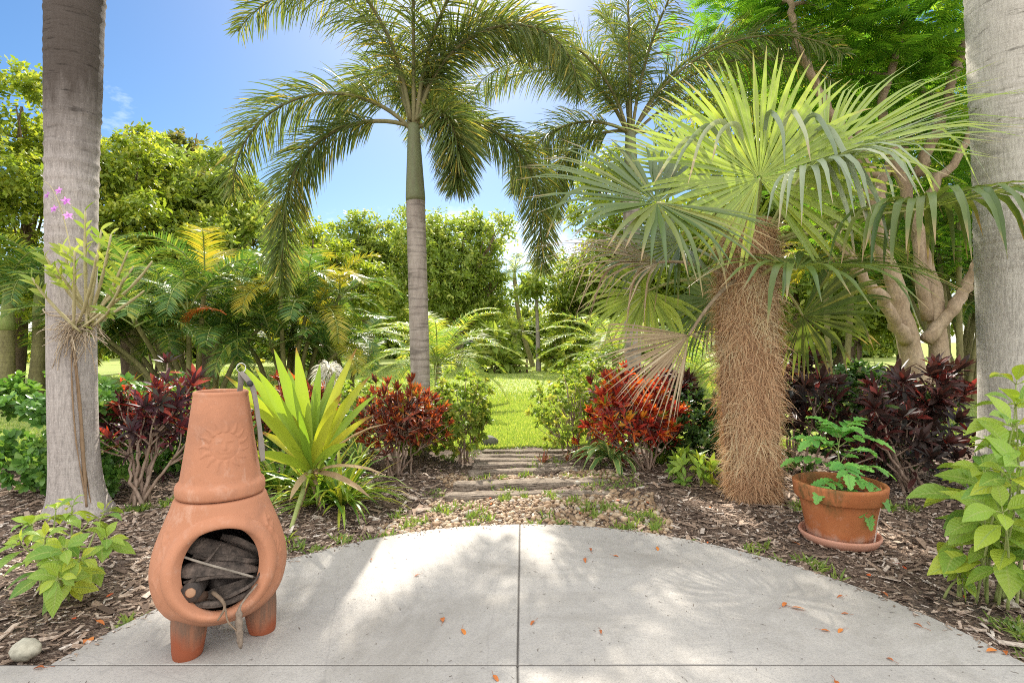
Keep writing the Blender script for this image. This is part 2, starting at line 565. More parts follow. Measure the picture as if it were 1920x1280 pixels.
M['white_petal'] = leafmat('white_petal', [(0, (0.62, 0.58, 0.46)), (1, (0.82, 0.80, 0.72))], trans=0.4, rough=0.5, warm=(1, 1, 0.9))
M['grass'] = leafmat('grass', [(0, (0.10, 0.15, 0.02)), (0.6, (0.18, 0.23, 0.03)), (1, (0.30, 0.29, 0.06))], trans=0.42, rough=0.45, warm=(1.3, 1.25, 0.6))
M['weed'] = leafmat('weed', [(0, (0.10, 0.18, 0.03)), (1, (0.26, 0.32, 0.06))], trans=0.35)
M['litter_leaf'] = leafmat('litter_leaf', [(0, (0.30, 0.09, 0.03)), (0.6, (0.50, 0.15, 0.04)), (1, (0.62, 0.22, 0.05))], trans=0.2, rough=0.6, warm=(1.2, 1, 0.7))

M['bark_tan'] = barkmat('bark_tan', (0.27, 0.19, 0.115), (0.43, 0.33, 0.22), 7, 0.5, 0.8, c3=(0.13, 0.10, 0.07), dist=0.02)
M['bark_brown'] = barkmat('bark_brown', (0.13, 0.09, 0.06), (0.25, 0.18, 0.12), 6, 0.3)
M['bark_gray'] = barkmat('bark_gray', (0.22, 0.19, 0.15), (0.38, 0.33, 0.27), 6, 0.3)
M['stem_wood'] = barkmat('stem_wood', (0.24, 0.16, 0.11), (0.42, 0.32, 0.25), 12, 0.4, 0.3, dist=0.004)
M['stem_green'] = barkmat('stem_green', (0.20, 0.27, 0.07), (0.34, 0.38, 0.14), 10, 0.3, 0.15, c3=(0.22, 0.20, 0.08), dist=0.003)
M['cane'] = barkmat('cane', (0.36, 0.34, 0.15), (0.52, 0.46, 0.28), 14, 0.4, 0.2, c3=(0.34, 0.27, 0.14), dist=0.002)
M['rachis'] = barkmat('rachis', (0.15, 0.15, 0.06), (0.26, 0.22, 0.11), 10, 0.4, 0.15, dist=0.003)
M['petiole'] = barkmat('petiole', (0.32, 0.36, 0.12), (0.42, 0.42, 0.18), 10, 0.4, 0.1, c3=(0.30, 0.26, 0.12), dist=0.003)
M['fibre'] = leafmat('fibre', [(0, (0.25, 0.135, 0.07)), (0.5, (0.40, 0.24, 0.13)), (1, (0.56, 0.38, 0.23))], trans=0.18, rough=0.7, warm=(1.2, 1, 0.7), spec=0.2)
M['root'] = leafmat('root', [(0, (0.30, 0.22, 0.14)), (1, (0.52, 0.43, 0.30))], trans=0.0, rough=0.8)

# ================================================================== SETTING
def m_mulch():
    s = NT('mulch_soil')
    v = s.coord('Object')
    vx = s.coord('Object', (1, 2.6, 1))
    n1 = s.noise(vx, 38, 5, 0.6, dist=1.2)
    n2 = s.noise(v, 2.2, 4, 0.6)
    cell = s.voro(vx, 60, out='Color')
    sep = s.node("ShaderNodeSeparateColor")
    s.l.new(cell, sep.inputs[0])
    col = s.ramp(sep.outputs[0], [(0.0, (0.07, 0.045, 0.032)), (0.45, (0.19, 0.13, 0.095)), (0.8, (0.32, 0.235, 0.175)), (1, (0.44, 0.35, 0.27))])
    col = s.mix(s.ramp(n1, [(0.35, 0.9), (0.55, 0.0)]), col, (0.045, 0.032, 0.025))
    col = s.mix(s.ramp(n2, [(0.5, 0.0), (0.68, 0.6)]), col, (0.085, 0.075, 0.065))
    return s.done(s.bsdf(col, 0.95, s.bump(s.math('ADD', n1, sep.outputs[1]), 0.8, 0.02), 0.15))


def m_lawn():
    s = NT('lawn_turf')
    v = s.coord('Object')
    n1 = s.noise(v, 0.45, 4, 0.55)
    n2 = s.noise(v, 26, 5, 0.7)
    col = s.ramp(n1, [(0.3, (0.25, 0.31, 0.075)), (0.7, (0.35, 0.39, 0.12))])
    col = s.mix(s.ramp(n2, [(0.38, 0.65), (0.6, 0.0)]), col, (0.13, 0.18, 0.03))
    col = s.mix(s.ramp(s.noise(v, 7, 3), [(0.6, 0.0), (0.8, 0.4)]), col, (0.42, 0.38, 0.17))
    return s.done(s.bsdf(col, 0.9, s.bump(n2, 0.7, 0.05), 0.15))


def m_concrete():
    s = NT('brushed_concrete')
    v = s.coord('Object')
    n1 = s.noise(v, 2.0, 5, 0.6)
    n2 = s.noise(v, 95, 6, 0.85)
    n3 = s.noise(v, 16, 6, 0.7)
    col = s.ramp(n1, [(0.3, (0.35, 0.327, 0.292)), (0.7, (0.425, 0.40, 0.36))])
    col = s.mix(s.ramp(n2, [(0.40, 0.5), (0.52, 0.0)]), col, (0.22, 0.205, 0.19))
    col = s.mix(s.ramp(n3, [(0.5, 0.0), (0.72, 0.55)]), col, (0.24, 0.225, 0.205))
    crack = s.voro(s.mix(0.06, v, s.noise(v, 3, 4, 0.6, 'Color')), 0.9, 'DISTANCE_TO_EDGE')
    col = s.mix(s.ramp(crack, [(0.0008, 0.22), (0.002, 0.0)]), col, (0.16, 0.15, 0.14))
    st = s.noise(s.coord('Object', (1, 1, 1)), 0.9, 7, 0.72, dist=0.8)
    col = s.mix(s.ramp(st, [(0.47, 0.0), (0.64, 0.65)]), col, (0.225, 0.205, 0.175))
    spots = s.voro(v, 23)
    col = s.mix(s.ramp(spots, [(0.05, 0.6), (0.085, 0.0)]), col, (0.16, 0.14, 0.12))
    return s.done(s.bsdf(col, 0.8, s.bump(s.math('ADD', n2, n3), 0.25, 0.004), 0.3))


def lines(a, b, step):
    return np.arange(a, b, step)


def sheet(name, xs, ys, zf, mat):
    X, Y = np.meshgrid(xs, ys, indexing='ij')
    Z = zf(X, Y)
    nx, ny = len(xs), len(ys)
    i, j = np.meshgrid(np.arange(nx - 1), np.arange(ny - 1), indexing='ij')
    Q = np.stack([i * ny + j, (i + 1) * ny + j, (i + 1) * ny + j + 1, i * ny + j + 1], -1).reshape(-1, 4)
    mb = MB()
    mb.add(np.stack([X, Y, Z], -1).reshape(-1, 3), Q)
    return tag(mb.build(name, mat), kind='structure')


PC, PR = np.array((0.10, 1.74)), 1.84      # centre and radius of the patio's round end
PATIO_Y = 2.02


def bed_z(x, y):
    """height of the mulch bed"""
    near = np.clip((7.2 - y) / 1.0, 0, 1) * np.clip((9 - np.abs(x)) / 3.0, 0, 1)
    d = np.hypot(x - PC[0], y - PC[1]) - PR
    z = 0.10 * (vnoise(x * 1.1, y * 1.1, 3) - 0.45) + 0.035 * (vnoise(x * 4.3, y * 4.3, 5) - 0.5) + 0.014 * (vnoise(x * 14, y * 14, 8) - 0.5)
    z = z * near * np.clip((d - 0.02) / 0.45, 0.12, 1) - 0.03
    flat = (y < PATIO_Y + 0.15) | (d < 0.0)
    return np.where(flat, -0.06, z)


far = np.array((12, 16, 24, 40, 80, 160, 400.0))
gx = np.concatenate([-far[::-1], lines(-6, 6.01, 0.05), far])
gy = np.concatenate([[-60, -20, -6, 0.5], lines(1.5, 7.3, 0.05), [8, 10, 14, 24, 60, 160, 500]])
ground = sheet('ground', gx, gy, bed_z, m_mulch())


def lawn_front(x):
    return 6.25 + 0.35 * np.sin(x * 1.3) * 0.3 + 0.12 * (vnoise(x * 6, x * 0 + 1, 2) - 0.5)


def lawn_sheet():
    xs = np.concatenate([-far[::-1][:-1], lines(-13, 13.01, 0.1), far[1:]])
    rows = np.concatenate([lines(0, 3, 0.15), [3.5, 5, 8, 14, 24, 40, 80, 160, 400]])
    X = np.repeat(xs[:, None], len(rows), 1)
    Y = lawn_front(X) + rows[None, :]
    Z = -0.026 + 0.018 * np.minimum(1, rows[None, :] / 0.5) + 0.02 * (vnoise(X * 0.7, Y * 0.7, 4) - 0.5) * np.minimum(1, rows[None, :]) + 0.0 * X
    Z = np.maximum(Z, bed_z(X, Y) + 0.006)
    nx, ny = X.shape
    i, j = np.meshgrid(np.arange(nx - 1), np.arange(ny - 1), indexing='ij')
    Q = np.stack([i * ny + j, (i + 1) * ny + j, (i + 1) * ny + j + 1, i * ny + j + 1], -1).reshape(-1, 4)
    mb = MB()
    mb.add(np.stack([X, Y, Z], -1).reshape(-1, 3), Q)
    return tag(mb.build('lawn', m_lawn()), kind='structure')


lawn = lawn_sheet()


def prism(mb, poly, z0, z1, bev=0.006):
    """slab with slightly eased top edge"""
    poly = np.asarray(poly, float)
    n = len(poly)
    c = poly.mean(0)
    inn = poly + unit(c - poly) * bev
    V = np.concatenate([np.c_[poly, np.full(n, z0)], np.c_[poly, np.full(n, z1 - bev)], np.c_[inn, np.full(n, z1)], [[c[0], c[1], z1]]])
    j = np.arange(n)
    k = (j + 1) % n
    Q = np.concatenate([np.stack([j, k, n + k, n + j], -1), np.stack([n + j, n + k, 2 * n + k, 2 * n + j], -1)])
    T = np.stack([2 * n + j, 2 * n + k, np.full(n, 3 * n)], -1)
    mb.add(V, Q, T)


def build_patio():
    mat = m_concrete()
    g = 0.0026
    xm = lambda y: 0.018 + (y - 1.9) * 0.0205
    a0 = math.asin((PATIO_Y - PC[1]) / PR)
    am = PI / 2 + 0.026
    mb = MB()
    aa = np.linspace(a0, am, 60)
    right = [(PC[0] + PR * math.cos(a), PC[1] + PR * math.sin(a)) for a in aa if PC[0] + PR * math.cos(a) > xm(3.5) + g]
    right = [(xm(PATIO_Y) + g, PATIO_Y + g)] + [(right[0][0], PATIO_Y + g)] + right[1:] + [(xm(3.57) + g, PC[1] + math.sqrt(PR ** 2 - (xm(3.57) + g - PC[0]) ** 2))]
    prism(mb, right, -0.1, 0)
    bb = np.linspace(am - 0.06, PI - a0, 60)
    left = [(PC[0] + PR * math.cos(a), PC[1] + PR * math.sin(a)) for a in bb if PC[0] + PR * math.cos(a) < xm(3.5) - g]
    left = [(xm(3.57) - g, PC[1] + math.sqrt(PR ** 2 - (xm(3.57) - g - PC[0]) ** 2))] + left[:-1] + [(left[-1][0], PATIO_Y + g), (xm(PATIO_Y) - g, PATIO_Y + g)]
    prism(mb, left, -0.1, 0)
    prism(mb, [(xm(1.9) - g, -3), (xm(PATIO_Y) - g, PATIO_Y - g), (-6, PATIO_Y - g), (-6, -3)], -0.1, 0)
    prism(mb, [(6, -3), (6, PATIO_Y - g), (xm(PATIO_Y) + g, PATIO_Y - g), (xm(1.9) + g, -3)], -0.1, 0)
    jb = MB()
    prism(jb, [(-6, PATIO_Y - 0.0045), (6, PATIO_Y - 0.0045), (6, PATIO_Y + 0.0045), (-6, PATIO_Y + 0.0045)], -0.09, -0.003, 0.0005)
    prism(jb, [(xm(1.9) - g * 1.3, -3), (xm(1.9) + g * 1.3, -3), (xm(PATIO_Y) + g * 1.3, PATIO_Y - 0.008), (xm(PATIO_Y) - g * 1.3, PATIO_Y - 0.008)], -0.09, -0.005, 0.0005)
    prism(jb, [(xm(PATIO_Y) - g * 1.3, PATIO_Y + 0.008), (xm(PATIO_Y) + g * 1.3, PATIO_Y + 0.008), (xm(3.5) + g * 1.3, 3.55), (xm(3.5) - g * 1.3, 3.55)], -0.09, -0.005, 0.0005)
    s = NT('joint_dirt')
    tag(jb.build('patio_joint', s.done(s.bsdf((0.09, 0.08, 0.07), 0.95)), smooth=False), kind='structure')
    o = mb.build('patio', mat, smooth=False)
    return tag(o, kind='structure')


build_patio()

# ---- mulch chips, gravel, weeds, grass: nobody could count these
BOXQ = np.array([[0, 1, 3, 2], [4, 6, 7, 5], [0, 4, 5, 1], [2, 3, 7, 6], [0, 2, 6, 4], [1, 5, 7, 3]])


def in_patio(x, y, m=0.0):
    return (y < PATIO_Y + m) | (np.hypot(x - PC[0], y - PC[1]) < PR + m)


def in_gravel(x, y):
    e = 0.16 * (vnoise(x * 3, y * 3, 9) - 0.5)
    cx = 0.16 + 0.03 * (y - 3.6)
    return (y > 3.3) & (y < 5.0 + e) & (np.abs(x - cx) < (0.95 - 0.10 * (y - 3.6)) + e * 2) & ~in_patio(x, y, 0.01)


def chips(n, x0, x1, y0, y1, smin, smax):
    x = rng.uniform(x0, x1, n)
    y = rng.uniform(y0, y1, n)
    d = np.hypot(x - PC[0], y - PC[1]) - PR
    bare = vnoise(x * 1.4 + 7, y * 1.4, 21)
    keep = ~in_patio(x, y, 0.02) & ~(in_gravel(x, y) & (rng.random(n) < 0.88)) & ((rng.random(n) < 0.35 + 1.2 * bare) | (d > 0.35)) & ~((np.abs(x - 0.15) < 0.75) & (y > 4.2) & (rng.random(n) < 0.9))
    return x[keep], y[keep]


def build_mulch():
    mb = MB()
    for (n, smin, smax, rect) in ((15000, 0.015, 0.055, (-4.2, 4.6, 2.0, 5.6)), (6000, 0.04, 0.11, (-4.2, 4.6, 2.0, 5.4)), (13000, 0.012, 0.04, (-3.2, 3.4, 2.0, 3.9))):
        x, y = chips(n, rect[0], rect[1], rect[2], rect[3], smin, smax)
        m = len(x)
        L = rng.uniform(smin, smax, m)
        Wd = L * rng.uniform(0.14, 0.42, m)
        H = rng.uniform(0.0015, 0.005, m)
        a = rng.uniform(0, 2 * PI, m)
        ti, tj = rng.normal(0, 0.22, m), rng.normal(0, 0.3, m)
        ux = np.stack([np.cos(a), np.sin(a), ti], -1)
        ux = unit(ux)
        uy = unit(np.stack([-np.sin(a), np.cos(a), tj], -1))
        uz = np.cross(ux, uy)
        P = np.stack([x, y, bed_z(x, y) + rng.uniform(0.002, 0.016, m)], -1)
        cs = np.array([[i, j, k] for i in (-1, 1) for j in (-1, 1) for k in (-1, 1)], float)
        taper = rng.uniform(0.35, 1.0, m)
        yy = cs[None, :, 1] * np.where(cs[None, :, 0] > 0, taper[:, None], 1.0)
        V = P[:, None] + 0.5 * (cs[None, :, 0, None] * (L[:, None, None] * ux[:, None]) + yy[..., None] * (Wd[:, None, None] * uy[:, None]) + cs[None, :, 2, None] * (H[:, None, None] * uz[:, None]))
        Q = (BOXQ[None] + (np.arange(m) * 8)[:, None, None]).reshape(-1, 4)
        mb.add(V.reshape(-1, 3), Q, rnd=np.repeat(rng.random(m), 6))
    s = NT('mulch_chip')
    col = s.ramp(s.attr('rnd'), [(0, (0.07, 0.045, 0.032)), (0.3, (0.20, 0.14, 0.10)), (0.6, (0.37, 0.265, 0.19)), (0.82, (0.52, 0.41, 0.32)), (1, (0.66, 0.58, 0.50))])
    n = s.noise(s.coord('Object', (1, 1, 1)), 90, 3)
    col = s.mix(s.ramp(n, [(0.35, 0.5), (0.6, 0.0)]), col, (0.07, 0.05, 0.04))
    o = mb.build('mulch', s.done(s.bsdf(col, 0.9, s.bump(n, 0.4, 0.004), 0.2)), smooth=False)
    tag(o, kind='stuff')


build_mulch()


def build_spill():
    """bits of mulch kicked onto the edge of the slab"""
    mb = MB()
    n = 520
    a = rng.uniform(0.1, PI - 0.1, n)
    r = PR - np.abs(rng.normal(0, 0.035, n)) + 0.012
    x, y = PC[0] + r * np.cos(a), PC[1] + r * np.sin(a)
    k = y > PATIO_Y + 0.02
    x, y = x[k], y[k]
    n = len(x)
    strips(mb, np.c_[x, y, np.full(n, 0.003)], sph(rng.uniform(0, 360, n), rng.uniform(-4, 10, n)), np.array((0, 0, 1.0)) + rng.normal(0, 0.2, (n, 3)), rng.uniform(0.006, 0.035, n), rng.uniform(0.003, 0.009, n), 0.1, (0.7, 1, 0.6))
    tag(mb.build('mulch_crumbs', bpy.data.materials['mulch_chip'], smooth=False), kind='stuff')


build_spill()


def ico(sub):
    import bmesh
    bm = bmesh.new()
    bmesh.ops.create_icosphere(bm, subdivisions=sub, radius=1)
    bm.verts.ensure_lookup_table()
    V = np.array([v.co[:] for v in bm.verts])
    T = np.array([[v.index for v in f.verts] for f in bm.faces])
    bm.free()
    return V, T


IV, IT = ico(2)


def m_stone(name, stops, rough=0.7):
    s = NT(name)
    v = s.coord('Object')
    col = s.ramp(s.attr('rnd'), stops)
    n = s.noise(v, 45, 5, 0.65)
    col = s.mix(s.ramp(n, [(0.4, 0.45), (0.62, 0.0)]), col, tuple(c * 0.5 for c in stops[0][1]))
    return s.done(s.bsdf(col, rough, s.bump(n, 0.3, 0.006), 0.3))


def stones(mb, P, r):
    m = len(P)
    sc = np.stack([r * rng.uniform(0.8, 1.35, m), r * rng.uniform(0.7, 1.0, m), r * rng.uniform(0.5, 0.75, m)], -1)
    a = rng.uniform(0, 2 * PI, m)
    ph = rng.uniform(0, 6, (m, 3))
    V = IV[None] * (1 + 0.10 * np.sin(3.1 * IV[None, :, [1]] + ph[:, None, [0]]) + 0.08 * np.sin(2.7 * IV[None, :, [0]] + ph[:, None, [1]])) * sc[:, None]
    c, s_ = np.cos(a)[:, None], np.sin(a)[:, None]
    t = rng.normal(0, 0.25, m)[:, None]
    x, y, z = V[..., 0], V[..., 1], V[..., 2]
    V = np.stack([x * c - y * s_, x * s_ + y * c, z + t * x], -1) + P[:, None]
    T = (IT[None] + (np.arange(m) * len(IV))[:, None, None]).reshape(-1, 3)
    mb.add(V.reshape(-1, 3), None, T, rnd=np.repeat(rng.random(m), len(IT)))


PEB = [(0, (0.18, 0.125, 0.075)), (0.3, (0.33, 0.21, 0.12)), (0.6, (0.44, 0.31, 0.19)), (0.85, (0.54, 0.43, 0.30)), (1, (0.42, 0.38, 0.32))]


def build_gravel():
    mb = MB()
    for n, r0, r1, lift in ((6000, 0.007, 0.014, 0.002), (2800, 0.012, 0.021, 0.006), (300, 0.020, 0.031, 0.010)):
        x = rng.uniform(-1.2, 1.6, n)
        y = rng.uniform(3.45, 5.1, n)
        k = in_gravel(x, y)
        k &= ~((np.abs(y - 4.33) < 0.10) | (np.abs(y - 4.53) < 0.10)) | (rng.random(n) < 0.10)
        x, y = x[k], y[k]
        r = rng.uniform(r0, r1, len(x))
        stones(mb, np.stack([x, y, bed_z(x, y) + lift], -1), r)
    tag(mb.build('gravel', m_stone('river_pebble', PEB)), kind='stuff')


build_gravel()


def build_weeds():
    mb = MB()
    spots = [G(1010, 975), G(1130, 965), G(1040, 935), G(960, 930), G(905, 975), G(845, 950), G(1215, 970), G(1080, 900), G(930, 905), G(985, 890),
             G(730, 960), G(610, 1010), G(500, 940), G(260, 945), G(275, 1160), G(1480, 945), G(1690, 945), G(1440, 1020), G(1500, 1050), G(690, 1000), G(1905, 1190), G(1880, 1160),
             G(780, 975), G(880, 960), G(1090, 950), G(1175, 985), G(545, 1030), G(1240, 990), G(300, 935), G(980, 862), G(1010, 872), G(1060, 868), G(925, 890)]
    for c in spots:
        for q in range(rng.integers(2, 6)):
            n = rng.integers(14, 34)
            cc = c[:2] + rng.normal(0, 0.07, 2)
            xy = cc + rng.normal(0, 0.022, (n, 2))
            ok = ~in_patio(xy[:, 0], xy[:, 1], 0.005)
            xy = xy[ok]
            n = len(xy)
            if n == 0:
                continue
            P = np.c_[xy, bed_z(xy[:, 0], xy[:, 1])]
            strips(mb, P, sph(rng.uniform(0, 360, n), rng.uniform(25, 80, n)), np.array((0.1, -0.5, 0.9)), rng.uniform(0.03, 0.075, n), rng.uniform(0.006, 0.013, n), 0.6, (0.5, 1, 0.8, 0.1))
    # thin turf creeping over the timber steps and between the stones
    n = 5200
    x, y = rng.uniform(-0.7, 1.1, n), rng.uniform(4.3, 6.6, n)
    k = vnoise(x * 3, y * 4, 13) > 0.72 - 0.12 * (y - 4.3)
    x, y = x[k], y[k]
    n = len(x)
    strips(mb, np.c_[x, y, bed_z(x, y)], sph(rng.uniform(0, 360, n), rng.uniform(20, 75, n)), np.array((0, -0.4, 0.9)), rng.uniform(0.02, 0.045, n), rng.uniform(0.006, 0.012, n), 0.5, (0.7, 1, 0.1))
    tag(mb.build('weeds', M['weed']), kind='stuff')


build_weeds()


def build_grass():
    mb = MB()

    def patch(n, x0, x1, y0, y1, h0, h1, w):
        y = y0 + (y1 - y0) * rng.random(n) ** 1.5
        x = x0 + (x1 - x0) * rng.random(n)
        k = y > lawn_front(x) - 0.05
        x, y = x[k], y[k]
        m = len(x)
        P = np.c_[x, y, np.full(m, -0.02)]
        strips(mb, P, sph(rng.uniform(0, 360, m), rng.uniform(35, 88, m)), np.array((0.1, -0.7, 0.5)), rng.uniform(h0, h1, m), w * rng.uniform(0.7, 1.3, m), 0.5, (0.8, 0.9, 0.1))
    patch(90000, -1.0, 2.2, 6.1, 11, 0.025, 0.055, 0.008)
    patch(70000, -8, 9, 6.1, 13, 0.03, 0.06, 0.012)
    patch(60000, -14, 14, 11, 26, 0.04, 0.08, 0.02)
    tag(mb.build('grass', M['grass']), kind='stuff')


build_grass()

# ---- old timber sleepers set in the ground as steps
def m_timber():
    s = NT('weathered_timber')
    v = s.coord('Object', (1, 9, 9))
    n1 = s.noise(v, 9, 6, 0.65, dist=0.6)
    n2 = s.noise(s.coord('Object', (1, 22, 22)), 7, 4)
    col = s.ramp(n1, [(0.3, (0.11, 0.085, 0.065)), (0.5, (0.29, 0.235, 0.18)), (0.72, (0.46, 0.385, 0.31))])
    col = s.mix(s.ramp(n2, [(0.36, 0.9), (0.46, 0.0)]), col, (0.03, 0.024, 0.02))
    return s.done(s.bsdf(col, 0.9, s.bump(s.math('ADD', n1, n2), 0.9, 0.02), 0.15))


MT = m_timber()


def sleeper(p0, p1, wid, h, label, z=-0.03, seed=0):
    p0, p1 = np.asarray(p0, float)[:2], np.asarray(p1, float)[:2]
    L = np.linalg.norm(p1 - p0)
    u = (p1 - p0) / L
    v = np.array((-u[1], u[0]))
    nl, nc = 40, 16
    a = np.arange(nc) / nc * 2 * PI
    cx = np.sign(np.cos(a)) * np.abs(np.cos(a)) ** 0.35 * wid / 2
    cz = np.sign(np.sin(a)) * np.abs(np.sin(a)) ** 0.35 * h / 2
    mb = MB()
    t = np.linspace(0, 1, nl)
    T, A = np.meshgrid(t, np.arange(nc), indexing='ij')
    w = 1 + 0.22 * (vnoise(T * 9 + seed * 3.1, A * 0.8, seed) - 0.5) + 0.12 * (vnoise(T * 30, A * 2.0, seed + 2) - 0.5)
    endt = np.minimum(1, np.minimum(T, 1 - T) * 30 + 0.82)
    x = cx[None] * w * endt
    zz = cz[None] * w * endt + 0.012 * (vnoise(T * 3, T * 0 + seed, 6) - 0.5)
    ctr = p0 + (p1 - p0) * 0.5
    V = np.stack([(T - 0.5) * L, x, zz], -1).reshape(-1, 3)
    i, j = np.meshgrid(np.arange(nl - 1), np.arange(nc), indexing='ij')
    Q = np.stack([i * nc + j, i * nc + (j + 1) % nc, (i + 1) * nc + (j + 1) % nc, (i + 1) * nc + j], -1).reshape(-1, 4)
    V = np.concatenate([V, [[-L / 2, 0, 0], [L / 2, 0, 0]]])
    jj = np.arange(nc)
    Tt = np.concatenate([np.stack([np.full(nc, nl * nc), (jj + 1) % nc, jj], -1), np.stack([np.full(nc, nl * nc + 1), (nl - 1) * nc + jj, (nl - 1) * nc + (jj + 1) % nc], -1)])
    mb.add(V, Q, Tt)
    o = mb.build('timber_sleeper', MT)
    o.location = (ctr[0], ctr[1], z)
    o.rotation_euler = (0, 0, math.atan2(u[1], u[0]))
    tag(o, label, 'timber', 'old timber sleepers forming the garden steps')


SL = [((835, 928), (1160, 926), 0.12, 0.10, 'dark low timber sleeper half sunk in the pebbles, nearest the patio'),
      ((850, 911), (1140, 907), 0.15, 0.14, 'thick black-streaked timber sleeper, second from the patio'),
      ((878, 888), (1095, 878), 0.11, 0.11, 'pale slanted timber sleeper between pebbles and weeds, third from the patio'),
      ((885, 868), (1100, 867), 0.13, 0.08, 'gray cracked timber sleeper right behind the slanted pale one'),
      ((890, 859), (1105, 860), 0.13, 0.08, 'split gray timber sleeper beside the tiny red bromeliad'),
      ((895, 851), (1100, 853), 0.12, 0.07, 'weathered timber sleeper in the middle of the upper steps'),
      ((905, 843), (1085, 842), 0.12, 0.07, 'flat timber sleeper with weeds over its left end'),
      ((975, 835), (1062, 830), 0.12, 0.06, 'short timber sleeper sunk at the edge of the lawn')]
for i, (a, b, wd, h, lab) in enumerate(SL):
    sleeper(G(*a), G(*b), wd, h, lab, z=-0.03 - 0.008 * (i > 2), seed=i)


# ---- garden stones
def rock(name, label, loc, r, stops, seed):
    V, T = ico(4)
    d = V * np.asarray(r, float)
    nz = 1 + 0.25 * (vnoise(V[:, 0] * 1.7 + seed, V[:, 1] * 1.7 + V[:, 2] * 1.3, seed) - 0.5) + 0.12 * (vnoise(V[:, 0] * 5, V[:, 2] * 5 + V[:, 1] * 4, seed + 1) - 0.5)
    mb = MB()
    mb.add(d * nz[:, None] + np.asarray(loc), None, T)
    return tag(mb.build(name, m_stone(name + '_surface', stops, 0.9), loc=loc), label, 'rock')


rock('garden_rock', 'dark pitted rock under the green shrub at the lawn edge', G(918, 828, 0.03), (0.10, 0.09, 0.075), [(0, (0.13, 0.125, 0.10)), (1, (0.24, 0.23, 0.18))], 4)
rock('garden_stone', 'pale egg-shaped stone in the mulch at the patio corner', (G(40, 1222) + np.array((0, 0.02, 0.0))), (0.055, 0.04, 0.04), [(0, (0.40, 0.37, 0.28)), (1, (0.48, 0.46, 0.36))], 9)

# ================================================================== CHIMINEA
def m_terracotta(name, base, dark, pale=(0.60, 0.42, 0.33), stain=None, soot=False, streak=False):
    s = NT(name)
    v = s.coord('Object')
    n1 = s.noise(v, 5, 5, 0.6)
    n2 = s.noise(v, 120, 4, 0.6)
    col = s.ramp(n1, [(0.3, dark), (0.7, base)])
    scr = s.noise(s.coord('Object', (1, 1, 0.35)), 30, 3, 0.55)
    col = s.mix(s.ramp(scr, [(0.71, 0.0), (0.76, 0.6)]), col, pale)
    col = s.mix(s.ramp(s.noise(v, 18, 5, 0.7), [(0.55, 0.0), (0.8, 0.3)]), col, pale)
    if streak:
        col = s.mix(s.ramp(s.noise(s.coord('Object', (1, 1, 0.06)), 55, 5, 0.7), [(0.42, 0.75), (0.6, 0.0)]), col, (0.13, 0.085, 0.06))
    if soot:
        big = s.noise(v, 2.6, 6, 0.7, dist=0.5)
        col = s.mix(s.ramp(big, [(0.50, 0.0), (0.70, 0.7)]), col, (0.25, 0.125, 0.08))
        col = s.mix(s.ramp(s.noise(s.coord('Object', (1, 1, 0.5)), 7, 6, 0.75), [(0.58, 0.0), (0.72, 0.6)]), col, (0.58, 0.37, 0.27))
        vor = s.voro(v, 34)
        col = s.mix(s.ramp(vor, [(0.03, 0.5), (0.05, 0.0)]), col, (0.62, 0.45, 0.36))
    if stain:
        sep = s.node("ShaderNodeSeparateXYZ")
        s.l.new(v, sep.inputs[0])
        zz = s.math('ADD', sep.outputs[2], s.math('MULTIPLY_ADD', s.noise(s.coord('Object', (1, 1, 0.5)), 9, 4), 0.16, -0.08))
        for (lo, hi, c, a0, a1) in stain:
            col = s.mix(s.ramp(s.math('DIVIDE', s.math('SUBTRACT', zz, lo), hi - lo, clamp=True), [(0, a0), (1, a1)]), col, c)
    return s.done(s.bsdf(col, 0.78, s.bump(n2, 0.12, 0.002), 0.25))


CH = np.array((-1.195, 2.235, 0.0))
FACE = math.atan2(-CH[1], -CH[0])          # turns the mouth toward the viewer


def m_simple(name, c, rough=0.6, metal=0.0, nz=30, var=0.35, bump=0.2):
    s = NT(name)
    n = s.noise(s.coord('Object'), nz, 5, 0.6)
    col = s.mix(s.ramp(n, [(0.35, var), (0.65, 0.0)]), c, tuple(x * 0.45 for x in c))
    return s.done(s.bsdf(col, rough, s.bump(n, bump, 0.003), 0.4, metal))


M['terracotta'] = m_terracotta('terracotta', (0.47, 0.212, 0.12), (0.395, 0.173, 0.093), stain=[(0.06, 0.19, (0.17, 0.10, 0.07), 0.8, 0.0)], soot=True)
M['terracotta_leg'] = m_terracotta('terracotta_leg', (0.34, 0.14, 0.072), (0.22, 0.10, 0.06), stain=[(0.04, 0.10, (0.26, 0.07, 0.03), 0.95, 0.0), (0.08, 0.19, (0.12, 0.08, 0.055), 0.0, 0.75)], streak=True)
M['soot'] = m_simple('soot', (0.035, 0.03, 0.027), 0.95)


